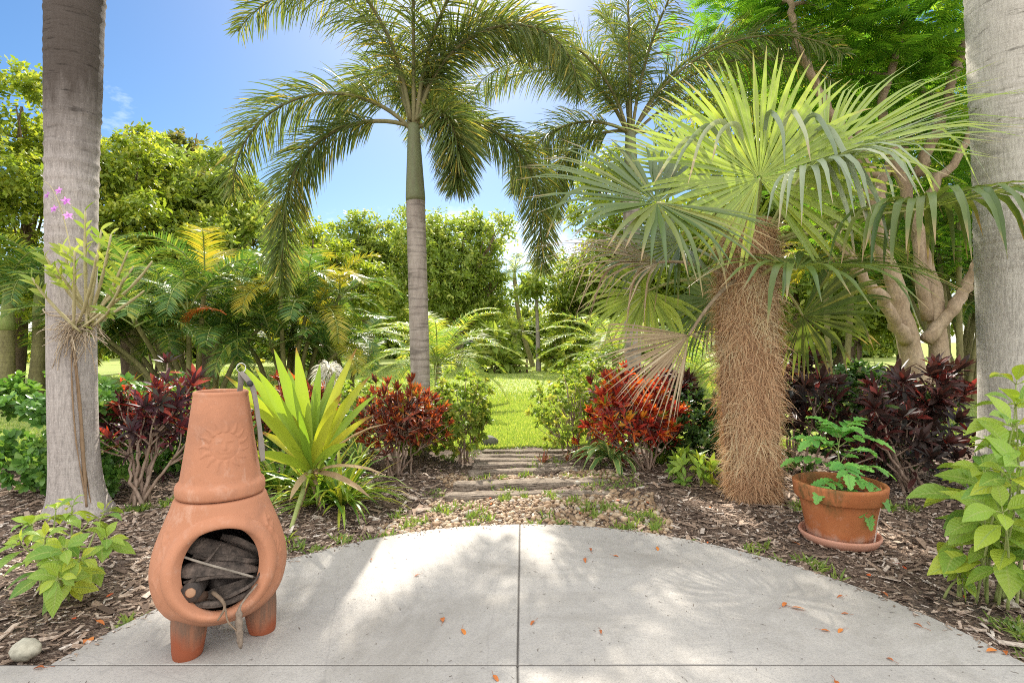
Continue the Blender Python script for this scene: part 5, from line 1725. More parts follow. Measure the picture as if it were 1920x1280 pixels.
def woody(mb, base, tips, r0, rs, nmain=6, fork=(0.3, 0.65), kink=0.05):
    """main stems from the ground, every tip joined to the nearest stem"""
    tips = np.asarray(tips)
    order = rs.permutation(len(tips))
    mains = []
    for i in order[:nmain]:
        b = base + np.array((rs.normal(0, 0.05), rs.normal(0, 0.05), -0.03))
        mid = b * 0.5 + tips[i] * 0.5 + np.array((rs.normal(0, kink), rs.normal(0, kink), 0.02)) - (tips[i] - b) * np.array((0.18, 0.18, 0))
        c = bez(b, mid, tips[i], 14)
        c[3:-2] += rs.normal(0, 0.006, (9, 3))
        mains.append(c)
        tube(mb, c, np.linspace(r0, r0 * 0.32, 14), 7)
    for i in order[nmain:]:
        best, bd = None, 1e9
        for c in mains:
            k = int(rs.uniform(*fork) * 13)
            d = np.linalg.norm(c[k] - tips[i])
            if d < bd:
                bd, best = d, c[k]
        mid = (best + tips[i]) / 2 + np.array((rs.normal(0, kink * 0.6), rs.normal(0, kink * 0.6), -0.03))
        tube(mb, bez(best, mid, tips[i], 8), np.linspace(r0 * 0.55, r0 * 0.26, 8), 6)


def croton(label, base, c, rad, n, mat, lf, wd, seed, nleaf=15, r0=0.012, nmain=8, low=0.1, name='croton_shrub', stem='stem_wood', spread=(15, 80), group=None):
    """bare woody stems carrying rosettes of strap leaves over a dome centred c with radii rad"""
    rs = np.random.default_rng(seed)
    t = thing(name, label, 'shrub', base, group)
    u = rs.normal(0, 1, (n, 3))
    u[:, 2] = np.abs(u[:, 2]) * 1.1 - low
    u = unit(u)
    C = np.asarray(c, float) + u * np.asarray(rad) * (0.40 + 0.72 * rs.random(n)[:, None] ** 0.7)
    leggy = rs.random(n) < 0.10
    C[leggy] += (u * np.asarray(rad))[leggy] * rs.uniform(0.1, 0.4, (leggy.sum(), 1))
    C[:, 2] += 0.14 * np.asarray(rad)[2] * rs.normal(0, 1, n)
    C[:, 2] = np.maximum(C[:, 2], 0.12)
    A = unit(u * 0.8 + np.array((0, 0, 0.9)) + rs.normal(0, 0.25, (n, 3)))
    ms, ml = MB(), MB()
    woody(ms, np.asarray(base, float), C, r0, rs, nmain)
    rosettes(ml, C, A, nleaf, lf, wd, 0.25, spread, rs=rs)
    # a few leaves lower on each shoot
    rosettes(ml, C - A * lf * 0.6, A, max(5, nleaf // 2), lf * 0.9, wd * 0.9, 0.4, (50, 95), rs=rs)
    rosettes(ml, C - A * lf * 1.3 + rs.normal(0, 0.02, (n, 3)), A, 4, lf * 0.8, wd * 0.9, 0.5, (55, 100), rs=rs, rnd=rs.random(n) * 0.5)
    ms.build('stems', M[stem], t)
    ml.build('foliage', M[mat], t)
    return t


croton('dark red croton shrub with bare forked stems beside the big gray trunk', G(268, 938, 0) , (-2.82, 4.35, 0.54), (0.50, 0.34, 0.32), 64, 'croton_mixed', 0.13, 0.030, 1, 11, 0.015, 9, 0.35)
croton('red croton shrub behind the chiminea, mostly hidden by the spider lily', (-2.0, 5.0, -0.02), (-2.0, 5.0, 0.5), (0.42, 0.35, 0.36), 70, 'croton_red', 0.12, 0.028, 2, 12, 0.012, 8, 0.3)
croton('red croton shrub in front of the middle palm trunk', (-1.05, 5.05, -0.02), (-1.03, 5.1, 0.44), (0.40, 0.36, 0.36), 150, 'croton_red', 0.10, 0.022, 3, 11, 0.010, 16, 0.35, spread=(6, 42))
croton('fiery orange croton shrub beneath the brown fan leaf', (1.27, 5.05, -0.02), (1.16, 5.25, 0.46), (0.46, 0.42, 0.40), 150, 'croton_orange', 0.115, 0.028, 4, 11, 0.012, 14, 0.35, spread=(8, 48))
croton('dark maroon croton shrub just behind the orange croton', (1.60, 5.75, -0.02), (1.58, 5.75, 0.62), (0.34, 0.3, 0.30), 60, 'croton_dark', 0.14, 0.03, 5, 12, 0.012, 7, 0.2)
croton('tall maroon croton shrub standing behind the tomato pot next to the shaggy trunk', (2.62, 5.0, -0.02), (2.62, 4.95, 0.72), (0.30, 0.3, 0.45), 28, 'croton_dark', 0.17, 0.042, 6, 13, 0.013, 7, 0.5)
croton('wide maroon croton shrub with pale branching stems behind the tomato pot', (3.25, 4.35, -0.02), (3.28, 4.5, 0.40), (0.52, 0.36, 0.32), 40, 'croton_dark', 0.15, 0.04, 7, 13, 0.014, 12, 0.35)
croton('maroon croton shrub touching the pale gray trunk on the right', (3.75, 5.1, -0.02), (3.75, 5.0, 0.62), (0.38, 0.36, 0.42), 34, 'croton_dark', 0.17, 0.042, 8, 13, 0.013, 9, 0.3)


def leafy(label, base, c, rad, n, mat, lf, wd, seed, nleaf=8, stems=True, name='green_shrub', r0=0.01, shell=0.6, nmain=8, low=0.6, cat='shrub', spread=(25, 85), prof=(0.15, 0.8, 1.0, 0.6, 0.04), box=False, stem='stem_wood', zmin=0.04, group=None):
    rs = np.random.default_rng(seed)
    t = thing(name, label, cat, base, group)
    u = rs.normal(0, 1, (n, 3))
    u[:, 2] = np.where(u[:, 2] < 0, u[:, 2] * low, u[:, 2])
    u = unit(u)
    if box:
        u = np.sign(u) * np.abs(u) ** 0.45
        u = u / np.maximum(np.abs(u).max(1, keepdims=True), 1e-6) * (0.9 + 0.1 * rs.random((n, 1)))
    lump = 1 + 0.16 * np.sin(u[:, 0] * 5 + seed) * np.cos(u[:, 2] * 4 + seed) + 0.12 * rs.normal(0, 1, n)
    C = np.asarray(c, float) + u * np.asarray(rad) * ((shell + (1 - shell) * rs.random(n) ** 0.6) * lump)[:, None]
    C = C[C[:, 2] > zmin]
    n = len(C)
    A = unit((C - np.asarray(c)) / np.asarray(rad) + np.array((0, 0, 0.55)) + rs.normal(0, 0.35, (n, 3)))
    ms, ml = MB(), MB()
    if stems:
        woody(ms, np.asarray(base, float), C[:min(n, 60)], r0, rs, nmain)
        ms.build('stems', M[stem], t)
    rosettes(ml, C, A, nleaf, lf, wd, 0.35, spread, prof, rs=rs)
    ml.build('foliage', M[mat], t)
    return t


OB = (0.2, 0.7, 1.0, 0.95, 0.3)
leafy('glossy green hedge left of the big gray trunk', (-4.3, 4.6, -0.03), (-4.15, 4.7, 0.36), (0.95, 0.55, 0.46), 1100, 'leaf_hedge', 0.075, 0.040, 21, 9, False, 'hedge', shell=0.8, box=True, prof=OB)
leafy('low dark hedge behind the dark red croton stems', (-2.7, 5.2, -0.03), (-2.6, 5.2, 0.18), (0.8, 0.35, 0.30), 520, 'leaf_hedge', 0.07, 0.036, 22, 9, False, 'hedge', shell=0.75, box=True, prof=OB)
leafy('light green shrub between the red croton and the lawn path', (-0.52, 5.55, -0.02), (-0.52, 5.6, 0.46), (0.33, 0.35, 0.42), 300, 'leaf_shrub', 0.06, 0.034, 23, 9, True, shell=0.5, nmain=9, r0=0.009)
leafy('airy light green shrub on the right side of the timber steps', (0.62, 5.6, -0.02), (0.56, 5.7, 0.50), (0.36, 0.4, 0.46), 230, 'leaf_shrub', 0.055, 0.03, 24, 8, True, shell=0.35, nmain=10, r0=0.009, low=0.9)
leafy('tall light green shrub standing on the lawn side of the orange croton', (0.95, 6.5, -0.02), (0.98, 6.6, 0.62), (0.36, 0.35, 0.44), 240, 'leaf_shrub', 0.06, 0.034, 25, 8, True, shell=0.4, nmain=8, r0=0.009)
leafy('dark green hedge between the orange croton and the shaggy palm trunk', (1.85, 5.45, -0.03), (1.85, 5.5, 0.30), (0.50, 0.42, 0.40), 620, 'leaf_dark', 0.055, 0.028, 26, 9, False, 'hedge', shell=0.75)
leafy('dark green hedge behind the tomato pot under the maroon crotons', (3.0, 5.3, -0.03), (2.9, 5.3, 0.22), (1.1, 0.4, 0.30), 700, 'leaf_dark', 0.06, 0.03, 27, 9, False, 'hedge', shell=0.7, box=True)
leafy('leafy green shrub at the foot of the shaggy trunk on its left', (1.55, 4.55, -0.03), (1.52, 4.55, 0.14), (0.17, 0.15, 0.14), 22, 'leaf_broad', 0.12, 0.04, 28, 7, True, nmain=4, r0=0.006, spread=(40, 90))
leafy('light green shrub behind the spider lily on the lawn edge', (-1.75, 6.1, -0.02), (-1.75, 6.0, 0.40), (0.5, 0.35, 0.38), 300, 'leaf_shrub', 0.065, 0.034, 29, 9, True, nmain=8)
leafy('pale green shrub showing above the dark red croton by the gray trunk', (-3.0, 6.2, -0.02), (-2.9, 6.2, 0.30), (0.75, 0.4, 0.26), 260, 'leaf_shrub', 0.08, 0.036, 30, 9, True, nmain=8)
leafy('low ferny green plant behind the maroon crotons', (5.9, 8.0, -0.02), (5.9, 8.0, 0.30), (0.5, 0.5, 0.32), 300, 'leaf_bright', 0.09, 0.02, 31, 11, True, nmain=8)
leafy('dark leafy shrub between the maroon croton and the pale trunk', (3.75, 5.9, -0.03), (3.8, 5.9, 0.5), (0.5, 0.4, 0.45), 380, 'leaf_dark', 0.09, 0.04, 32, 9, True, nmain=7)


leafy('low green shrub round the base of the middle palm trunk', (-1.0, 5.9, -0.02), (-0.98, 5.85, 0.28), (0.42, 0.25, 0.30), 260, 'leaf_shrub', 0.06, 0.032, 33, 9, True, nmain=6)


# ---- broad-leaved young shrubs at the front corners
def broad(label, base, shoots, lf, wd, seed, loweravg=3, cat='shrub'):
    rs = np.random.default_rng(seed)
    t = thing('broadleaf_shrub', label, cat, base)
    b0 = np.asarray(base, float)
    ms = MB()
    ml = MB()
    pr = (0.10, 0.42, 0.80, 1.0, 0.93, 0.68, 0.34, 0.03)
    for tip in shoots:
        tip = np.asarray(tip, float)
        b = b0 + np.array((rs.normal(0, 0.06) + (tip[0] - b0[0]) * 0.25, rs.normal(0, 0.04) + (tip[1] - b0[1]) * 0.25, -0.02))
        c = bez(b, (b + tip) / 2 + np.array(((b[0] - tip[0]) * 0.15, 0, 0.05)), tip, 16)
        tube(ms, c, np.linspace(0.0065, 0.003, 16), 7, rnd=rs.random())
        levels = [1.0] + list(np.linspace(0.93, 0.45, loweravg + 1))
        ang0 = rs.uniform(0, PI)
        for k, f in enumerate(levels):
            p = c[int(f * 15)]
            ax = unit(c[min(15, int(f * 15) + 1)] - c[max(0, int(f * 15) - 1)])
            cnt = 5 if k == 0 else 3
            ang0 += PI / 2
            for q in range(cnt):
                a = ang0 + q * 2 * PI / cnt + rs.normal(0, 0.3)
                op = R(rs.uniform(35, 65) if k == 0 else rs.uniform(62, 100))
                u = unit(np.cross(ax, (0.2, 1, 0.1)))
                v = np.cross(ax, u)
                D = ax * math.cos(op) + (u * math.cos(a) + v * math.sin(a)) * math.sin(op)
                s = (0.62 if k == 0 else 1.0) * rs.uniform(0.75, 1.2)
                st = p + D * lf * 0.12
                tube(ms, [p, p + D * lf * 0.06, st], 0.0018, 5)
                strips(ml, st, D, unit(ax * 0.8 + np.array((0, -0.35, 0.5)) + rs.normal(0, 0.25, 3)), lf * s, wd * s * rs.uniform(0.85, 1.1), rs.uniform(0.5, 1.3), pr, fold=0.28, rnd=float(np.clip(rs.normal(0.5, 0.25), 0, 1)))
    ms.build('stems', M['stem_green'], t)
    ml.build('foliage', M['leaf_broad'], t)
    return t


broad('yellow-green broadleaf shrub at the foot of the gray trunk, left front corner', G(118, 1110),
      [W(60, 985, 2.62), W(105, 955, 2.75), W(135, 950, 2.85), W(165, 980, 2.65), W(195, 960, 2.95), W(40, 1020, 2.5), W(85, 1010, 2.4), W(150, 1050, 2.4), W(200, 1010, 2.6), W(120, 1030, 2.35), W(110, 1085, 2.3)], 0.125, 0.062, 41, 1)
broad('tall yellow-green broadleaf shrub at the right front corner', G(1872, 1112),
      [W(1905, 720, 2.75), W(1905, 760, 2.55), W(1900, 800, 2.35), W(1875, 850, 2.6), W(1845, 890, 2.5), W(1820, 920, 2.65), W(1895, 900, 2.3), W(1915, 880, 2.25), W(1880, 960, 2.25), W(1845, 960, 2.45),
       W(1960, 780, 2.5), W(1960, 900, 2.4), W(1915, 840, 2.8), W(1825, 900, 2.9)], 0.21, 0.105, 42, 1)
broad('small yellow-green seedling in the mulch in front of the right corner shrub', G(1805, 1118), [W(1800, 1075, 2.55), W(1806, 1085, 2.52)], 0.085, 0.042, 43, 0, 'plant')


# ---- strap-leaved plants
def straps(name, label, base, n, L, wd, mat, el=(10, 80), droop=0.8, seed=1, h0=0.0, prof=(0.55, 0.9, 1.0, 0.85, 0.5, 0.03), fold=0.3, part='leaf', az=None, parts=False, cat='plant', spread=0.04, group=None):
    rs = np.random.default_rng(seed)
    t = thing(name, label, cat, base, group)
    b = np.asarray(base, float) + np.array((0, 0, h0))
    az = rs.uniform(0, 360, n) if az is None else np.asarray(az, float)
    e = rs.uniform(el[0], el[1], n)
    D = sph(az, e)
    N = unit(sph(az, e + 90) + rs.normal(0, 0.12, (n, 3)))
    P = b + np.stack([np.cos(np.radians(az)), np.sin(np.radians(az)), 0 * az], -1) * (spread * rs.random(n))[:, None]
    Ls = L * rs.uniform(0.7, 1.1, n)
    mb = MB()
    strips(mb, P, D, N, Ls, wd * rs.uniform(0.8, 1.15, n), droop * rs.uniform(0.4, 1.4, n), prof, t0=0.15, fold=fold)
    mb.build('foliage', M[mat], t)
    return t


def spider_lily():
    base = G(588, 925)
    t = thing('spider_lily', 'big yellow-green spider lily with a leaning flower stalk and white bloom', 'plant', base)
    hub = W(583, 882, 4.0)
    ml = MB()
    # tip pixel, tip depth, width, hue
    tips = [((515, 665), 4.0, 0.105, 0.35), ((556, 662), 4.1, 0.115, 0.55), ((481, 700), 3.9, 0.10, 0.45), ((425, 715), 3.75, 0.09, 0.65), ((450, 690), 4.0, 0.09, 0.5), ((600, 690), 4.35, 0.09, 0.25), ((668, 662), 4.3, 0.085, 0.8),
            ((692, 715), 3.9, 0.10, 0.75), ((640, 745), 3.8, 0.11, 0.8), ((460, 760), 3.55, 0.085, 0.6), ((630, 700), 4.5, 0.09, 0.4), ((540, 700), 4.5, 0.09, 0.3), ((700, 785), 3.9, 0.06, 0.95), ((475, 860), 3.5, 0.07, 0.5)]
    rs = np.random.default_rng(3)
    for q in range(13):
        tips.append(((int(rs.uniform(440, 720)), int(rs.uniform(700, 860))), rs.uniform(3.6, 4.5), rs.uniform(0.05, 0.08), rs.random()))
    for (px, Y, w, hue) in tips:
        tip = W(px[0], px[1], Y)
        d = tip - hub
        L = np.linalg.norm(d)
        D0 = unit(unit(d) + np.array((0, 0, 0.12)))
        u = unit(np.array((-d[0] * 0.35, -1.0, 0.35)))
        strips(ml, hub + d * 0.02, unit(D0 + np.array((0, 0, 0.12))), u, L * 1.03, w * 0.88, 0.42, (0.42, 0.62, 0.85, 0.98, 1.0, 0.93, 0.74, 0.45, 0.03), t0=0.1, pw=1.3, fold=0.42, rnd=hue)
    ml.build('foliage', M['crinum'], t)
    mb = MB()
    tube(mb, spline([W(545, 992, 3.52), W(560, 945, 3.7), W(577, 895, 3.95), hub], 16), np.linspace(0.013, 0.022, 16), 10)
    mb.build('stalk', M['stem_green'], t)
    mb = MB()
    tube(mb, bez(hub, (hub + base) / 2 + (0, 0, 0.02), base, 10), np.linspace(0.05, 0.075, 10), 14)
    mb.build('neck', M['bark_tan'], t)
    md = MB()
    for (px, Y, w) in (((718, 782), 3.6, 0.05), ((716, 880), 3.6, 0.045), ((690, 925), 3.6, 0.06), ((545, 930), 3.6, 0.06), ((560, 960), 3.75, 0.05), ((600, 950), 3.9, 0.05)):
        tip = W(px[0], px[1], Y)
        d = tip - hub
        strips(md, hub - (0, 0, 0.02), unit(unit(d) + np.array((0, 0, 0.25))), np.array((0, -0.4, 1)), np.linalg.norm(d) * 1.05, w, 0.5, (0.5, 0.9, 1, 0.8, 0.6, 0.05), fold=0.6)
    d_ = md.build('dry_leaves', M['dry_leaf'], t)
    # bloom: many thin curling white petals on a stalk behind
    fc = W(616, 700, 4.55)
    mb = MB()
    tube(mb, spline([hub + (0, 0.05, 0), W(605, 800, 4.4), fc], 12), np.linspace(0.014, 0.009, 12), 8)
    mb.build('flower_stalk', M['stem_green'], t)
    mp = MB()
    n = 230
    D = unit(rng.normal(0, 1, (n, 3)) + np.array((0, 0, 0.5)))
    strips(mp, fc + D * 0.03, D, rng.normal(0, 1, (n, 3)), rng.uniform(0.09, 0.16, n), 0.008, 1.8, (0.8, 1, 0.9, 0.6, 0.1), pw=1.5)
    mp.build('bloom', M['white_petal'], t)


spider_lily()
straps('strap_lily', 'low clump of yellow-green strap leaves under the spider lily on its right', G(640, 945), 90, 0.55, 0.030, 'lily', (12, 70), 1.1, 51)
straps('strap_lily', 'low clump of strap leaves between the chiminea and the spider lily', G(525, 915), 70, 0.55, 0.034, 'lily', (12, 65), 1.0, 52)
straps('strap_lily', 'low clump of strap leaves behind the spider lily stalk', G(595, 935), 90, 0.60, 0.034, 'lily', (15, 70), 1.0, 53)
straps('strap_lily', 'small tuft of strap leaves at the patio edge beside the chiminea', G(540, 1012), 18, 0.10, 0.010, 'lily', (20, 70), 0.8, 54)
straps('variegated_agave', 'cream-edged agave with drooping leaves in front of the orange croton', G(1148, 880), 34, 0.46, 0.062, 'agave', (15, 62), 2.4, 55, h0=0.10)
straps('variegated_agave', 'cream-edged agave with straight leaves behind the spider lily', G(672, 872), 30, 0.40, 0.040, 'agave', (20, 75), 0.6, 56)
straps('variegated_agave', 'small upright cream-edged agave behind the spider lily leaves', G(655, 850), 22, 0.34, 0.035, 'agave', (30, 80), 0.5, 57)
straps('strap_lily', 'green strap-leaved plant at the right foot of the orange croton', G(1235, 872), 30, 0.30, 0.022, 'lily', (20, 70), 1.0, 58)
M['brom'] = leafmat('brom', [(0, (0.10, 0.12, 0.05)), (0.5, (0.30, 0.10, 0.06)), (1, (0.42, 0.16, 0.09))], trans=0.25)
straps('bromeliad', 'tiny red bromeliad growing on the timber steps', G(1017, 866), 9, 0.13, 0.022, 'brom', (30, 85), 0.2, 59)
straps('bromeliad', 'tiny upright gray-green bromeliad beside the steps', G(1062, 864), 6, 0.11, 0.016, 'brom', (55, 88), 0.1, 60)
straps('bromeliad', 'reddish bromeliad under the airy green shrub by the steps', G(1088, 858), 16, 0.20, 0.028, 'brom', (20, 70), 0.5, 61)

# ================================================================== TREES
def crown_leaves(ml, lobes, per, lf, wd, rs, nleaf=9, twig=0.5, seg=(0.12, 1.0, 0.75, 0.04), under=0.55, shellpow=0.5):
    """sprays of leaves over and inside the lobes, with gaps between them"""
    for (cx, cy, cz, rx, ry, rz) in lobes:
        area = (rx * ry * rz) ** (2 / 3.0)
        nc = int(min(70, 10 * area + 7))
        u = rs.normal(0, 1, (nc, 3))
        u[:, 2] = np.where(u[:, 2] < 0, u[:, 2] * under, u[:, 2])
        u = unit(u)
        cc = np.array((cx, cy, cz)) + u * np.array((rx, ry, rz)) * rs.uniform(0.45, 1.12, nc)[:, None]
        rc = (rx + ry + rz) / 3 * rs.uniform(0.16, 0.36, nc)
        stray = rs.random(nc) < 0.22
        cc[stray] += (u * np.array((rx, ry, rz)))[stray] * rs.uniform(0.05, 0.32, (stray.sum(), 1))
        rc[stray] *= 0.6
        n = max(nc, int(per * area))
        ci = rs.choice(nc, n, p=rc ** 2 / (rc ** 2).sum())
        w = unit(rs.normal(0, 1, (n, 3))) * (rs.random(n) ** 0.45)[:, None]
        C = cc[ci] + w * rc[ci][:, None] * np.array((1, 1, 0.72))
        A = unit(w * 0.9 + u[ci] * 0.5 + np.array((0, 0, 0.2)) + rs.normal(0, 0.4, (n, 3)))
        idx = np.repeat(np.arange(n), nleaf)
        m = len(idx)
        f = np.tile(np.linspace(0.05, 1, nleaf), n)
        P = C[idx] + A[idx] * (twig * f)[:, None] + DOWN * (0.25 * twig * f * f)[:, None]
        side = unit(np.cross(A, rs.normal(0, 1, (n, 3))))[idx] * np.where(np.tile(np.arange(nleaf), n) % 2, 1.0, -1.0)[:, None]
        D = unit(A[idx] * 0.6 + side + rs.normal(0, 0.35, (m, 3)) + DOWN * 0.15)
        N = unit(np.array((0, 0, 1.0)) + rs.normal(0, 0.55, (m, 3)))
        strips(ml, P, D, N, lf * rs.uniform(0.7, 1.25, m), wd * rs.uniform(0.8, 1.2, m), 0.4, seg, rnd=np.clip(rs.random(n)[idx] * 0.6 + rs.random(m) * 0.4, 0, 1))


def limbs(mt, base, top, lobes, r, rs, n=14, sides=10):
    b = np.asarray(base, float)
    tp = np.asarray(top, float)
    c = spline([b - (0, 0, 0.1), b * 0.6 + tp * 0.4 + rs.normal(0, 0.08, 3) * (1, 1, 0), tp], 18)
    tube(mt, c, np.linspace(r * 1.25, r * 0.75, 18), 14)
    for L in lobes:
        e = np.array(L[:3])
        k = rs.integers(11, 18)
        s = c[k]
        mid = (s + e) / 2 + np.array((rs.normal(0, 0.25), rs.normal(0, 0.2), 0.2))
        br = bez(s, mid, e, n)
        br[2:-1] += rs.normal(0, 0.04, (n - 3, 3))
        tube(mt, br, np.linspace(r * 0.55, r * 0.14, n), sides)
        for q in range(3):
            k2 = rs.integers(5, n - 2)
            e2 = e + rs.normal(0, 0.5, 3) * np.array(L[3:6])
            tube(mt, bez(br[k2], (br[k2] + e2) / 2 + rs.normal(0, 0.15, 3), e2, 8), np.linspace(r * 0.2, r * 0.06, 8), 6)


def tree(name, label, base, top, lobes, r, mat, per, lf, wd, seed, bark='bark_brown', nleaf=9, twig=0.5, group=None, under=0.55, cat='tree', shellpow=0.5):
    rs = np.random.default_rng(seed)
    t = thing(name, label, cat, base, group)
    mt, ml = MB(), MB()
    limbs(mt, base, top, lobes, r, rs)
    mt.build('trunk', M[bark], t)
    crown_leaves(ml, lobes, per, lf, wd, rs, nleaf, twig, under=under, shellpow=shellpow)
    ml.build('crown', M[mat], t)
    return t


def lob(px, py, Y, rx, rz, ry=None):
    c = W(px, py, Y)
    return (c[0], c[1], c[2], rx, ry or rx, rz)


# left: three broadleaf trees overlapping behind the gray trunk
tree('broadleaf_tree', 'bright green broadleaf tree at the left edge behind the gray trunk', W(20, 730, 14.5) * (1, 1, 0), W(40, 560, 14.5),
     [lob(40, 200, 14, 1.0, 0.9), lob(-30, 330, 13.5, 1.6, 1.3), lob(60, 420, 14, 1.5, 1.1), lob(0, 540, 13.5, 1.7, 0.9), lob(110, 560, 13.5, 1.1, 0.8), lob(100, 330, 15, 1.1, 1.0)],
     0.22, 'leaf_bright', 330, 0.13, 0.075, 71, nleaf=9, twig=0.38)
tree('broadleaf_tree', 'bright green broadleaf tree just right of the gray trunk', W(250, 720, 15.5) * (1, 1, 0), W(240, 560, 15.5),
     [lob(205, 300, 15.5, 1.1, 0.9), lob(255, 330, 15.5, 1.3, 1.0), lob(215, 420, 15, 1.3, 1.0), lob(300, 430, 15, 1.4, 0.9), lob(330, 490, 14.5, 1.2, 0.6), lob(210, 510, 14.5, 1.1, 0.7), lob(270, 530, 14.5, 1.3, 0.6)],
     0.2, 'leaf_bright', 340, 0.13, 0.075, 72, twig=0.38)
tree('umbrella_tree', 'olive tree of drooping whorled leaves above the areca palms', W(390, 720, 18) * (1, 1, 0), W(390, 560, 18),
     [lob(350, 360, 18, 1.5, 1.2), lob(410, 390, 18, 1.4, 1.0), lob(455, 450, 18, 1.3, 1.0), lob(380, 450, 17, 1.6, 1.0), lob(440, 530, 17.5, 1.6, 1.0), lob(340, 540, 17, 1.5, 1.0)],
     0.2, 'leaf_mid', 250, 0.24, 0.09, 73, twig=0.3)
tree('broadleaf_tree', 'tall dark tree with a reddish-brown top rising behind the others on the left', W(330, 690, 24) * (1, 1, 0), W(330, 450, 24),
     [lob(310, 320, 24, 1.5, 1.3), lob(345, 300, 24, 1.2, 1.0), lob(375, 340, 24, 1.0, 1.0), lob(290, 380, 24, 1.8, 1.4), lob(400, 400, 23, 1.8, 1.3), lob(460, 420, 24, 1.2, 1.0)],
     0.28, 'leaf_olive', 200, 0.24, 0.12, 74, twig=0.5)

# middle distance
MID = [
    ('round green tree left of the middle palm trunk, behind the date palm', 690, 29, [(650, 520, 2.2, 1.7), (700, 470, 1.9, 1.5), (735, 520, 2.0, 1.7), (620, 480, 1.4, 1.0), (690, 570, 2.4, 1.4), (610, 560, 1.8, 1.2)], 'leaf_mid'),
    ('round green tree right of the middle palm trunk across the lawn', 860, 27, [(830, 470, 1.8, 1.4), (875, 470, 1.6, 1.4), (810, 540, 2.0, 1.5), (900, 540, 1.6, 1.5), (860, 570, 2.2, 1.3), (790, 440, 1.1, 0.8)], 'leaf_mid'),
    ('open spreading tree on dark crooked limbs at the left lawn edge', 590, 22, [(560, 470, 1.2, 0.9), (600, 520, 1.5, 1.0), (640, 550, 1.4, 0.9), (560, 560, 1.3, 0.9)], 'leaf_bright'),
    ('leafy tree behind the foxtail palm trunk on the right', 1080, 24, [(1065, 590, 1.0, 0.8), (1100, 520, 1.5, 1.3), (1140, 560, 1.5, 1.3), (1080, 610, 1.6, 1.0), (1150, 480, 1.2, 1.0)], 'leaf_mid'),
    ('shadowy tree behind the left side of the fan palm', 1240, 22, [(1200, 520, 1.6, 1.4), (1270, 560, 1.7, 1.4), (1310, 500, 1.6, 1.3), (1230, 440, 1.3, 1.1), (1130, 330, 1.0, 0.9), (1150, 400, 1.2, 1.0)], 'leaf_bright'),
    ('bright tree behind the shaggy trunk on its right', 1540, 20, [(1510, 520, 1.3, 1.2), (1560, 570, 1.4, 1.0), (1600, 500, 1.4, 1.2), (1500, 600, 1.0, 0.6), (1640, 560, 1.2, 1.0)], 'leaf_bright'),
]
for q, (lab, px, Y, ls, mt) in enumerate(MID):
    tree('broadleaf_tree', lab, W(px, 700, Y) * (1, 1, 0), W(px, 590, Y), [lob(a, b, Y + rng.uniform(-1, 1), r1, r2) for (a, b, r1, r2) in ls] + [lob(a + rng.normal(0, 28), b - rng.uniform(10, 55), Y + rng.uniform(-1, 1), r1 * 0.35, r2 * rng.uniform(0.3, 0.6)) for (a, b, r1, r2) in ls + ls[:3]], 0.2, mt, 215, 0.19, 0.10, 80 + q, nleaf=8, twig=0.6)

# the far edge of the lawn: a belt of bushes and trees, each one a thing
protos = []
for q, (mt, seed) in enumerate((('leaf_mid', 1), ('leaf_bright', 2), ('leaf_dark', 3))):
    rs = np.random.default_rng(200 + seed)
    lobes = [(rs.normal(0, 1.6), rs.normal(0, 0.8), rs.uniform(1.2, 4.6), rs.uniform(1.3, 2.0), 1.4, rs.uniform(1.0, 1.5)) for _ in range(7)]
    lobes += [(-2.0, 0, 0.8, 1.6, 1.2, 1.1), (2.0, 0, 0.8, 1.6, 1.2, 1.1), (0, -0.4, 0.7, 1.8, 1.2, 1.0)]
    protos.append((lobes, mt, seed))
BELT = [(-26, 40, 'far green tree at the extreme left behind the slender palms'), (-19.5, 37, 'far tree seen between the gray trunk and the slender palms'), (-15, 42, 'far tree seen just right of the gray trunk above the lawn'), (-10.5, 39, 'far tree behind the areca palm canes'),
        (-6.5, 41, 'far tree behind the golden areca palm'), (-2.6, 43, 'far tree behind the middle palm trunk'), (0.3, 40, 'far tree closing the lawn directly above the timber steps'), (3.4, 44, 'far tree at the lawn end behind the slim bare trunk'),
        (6.5, 40, 'far tree behind the foxtail palm trunk on the right'), (10.5, 38, 'far tree seen left of the shaggy trunk'), (14.5, 42, 'far tree seen right of the shaggy trunk behind the pots'), (19.5, 38, 'far tree behind the orange-barked trunks'), (26, 42, 'far tree beyond the pale trunk on the right')]
made = {}
for q, (x, y, lab) in enumerate(BELT):
    k = q % 3
    if k not in made:
        lobes, mt, seed = protos[k]
        made[k] = tree('far_tree', lab, (0, 0, 0), (0, 0, 2.2), lobes, 0.16, mt, 150, 0.34, 0.2, 300 + k, nleaf=7, twig=0.6, group='trees along the far edge of the lawn')
        made[k].location = (x, y, 0)
    else:
        copy_thing(made[k], (x, y, 0), rng.uniform(-0.4, 0.4) + (PI if q % 2 else 0), rng.uniform(0.85, 1.15) * (0.62 if abs(x - 1.5) < 3 else 1.0), lab)

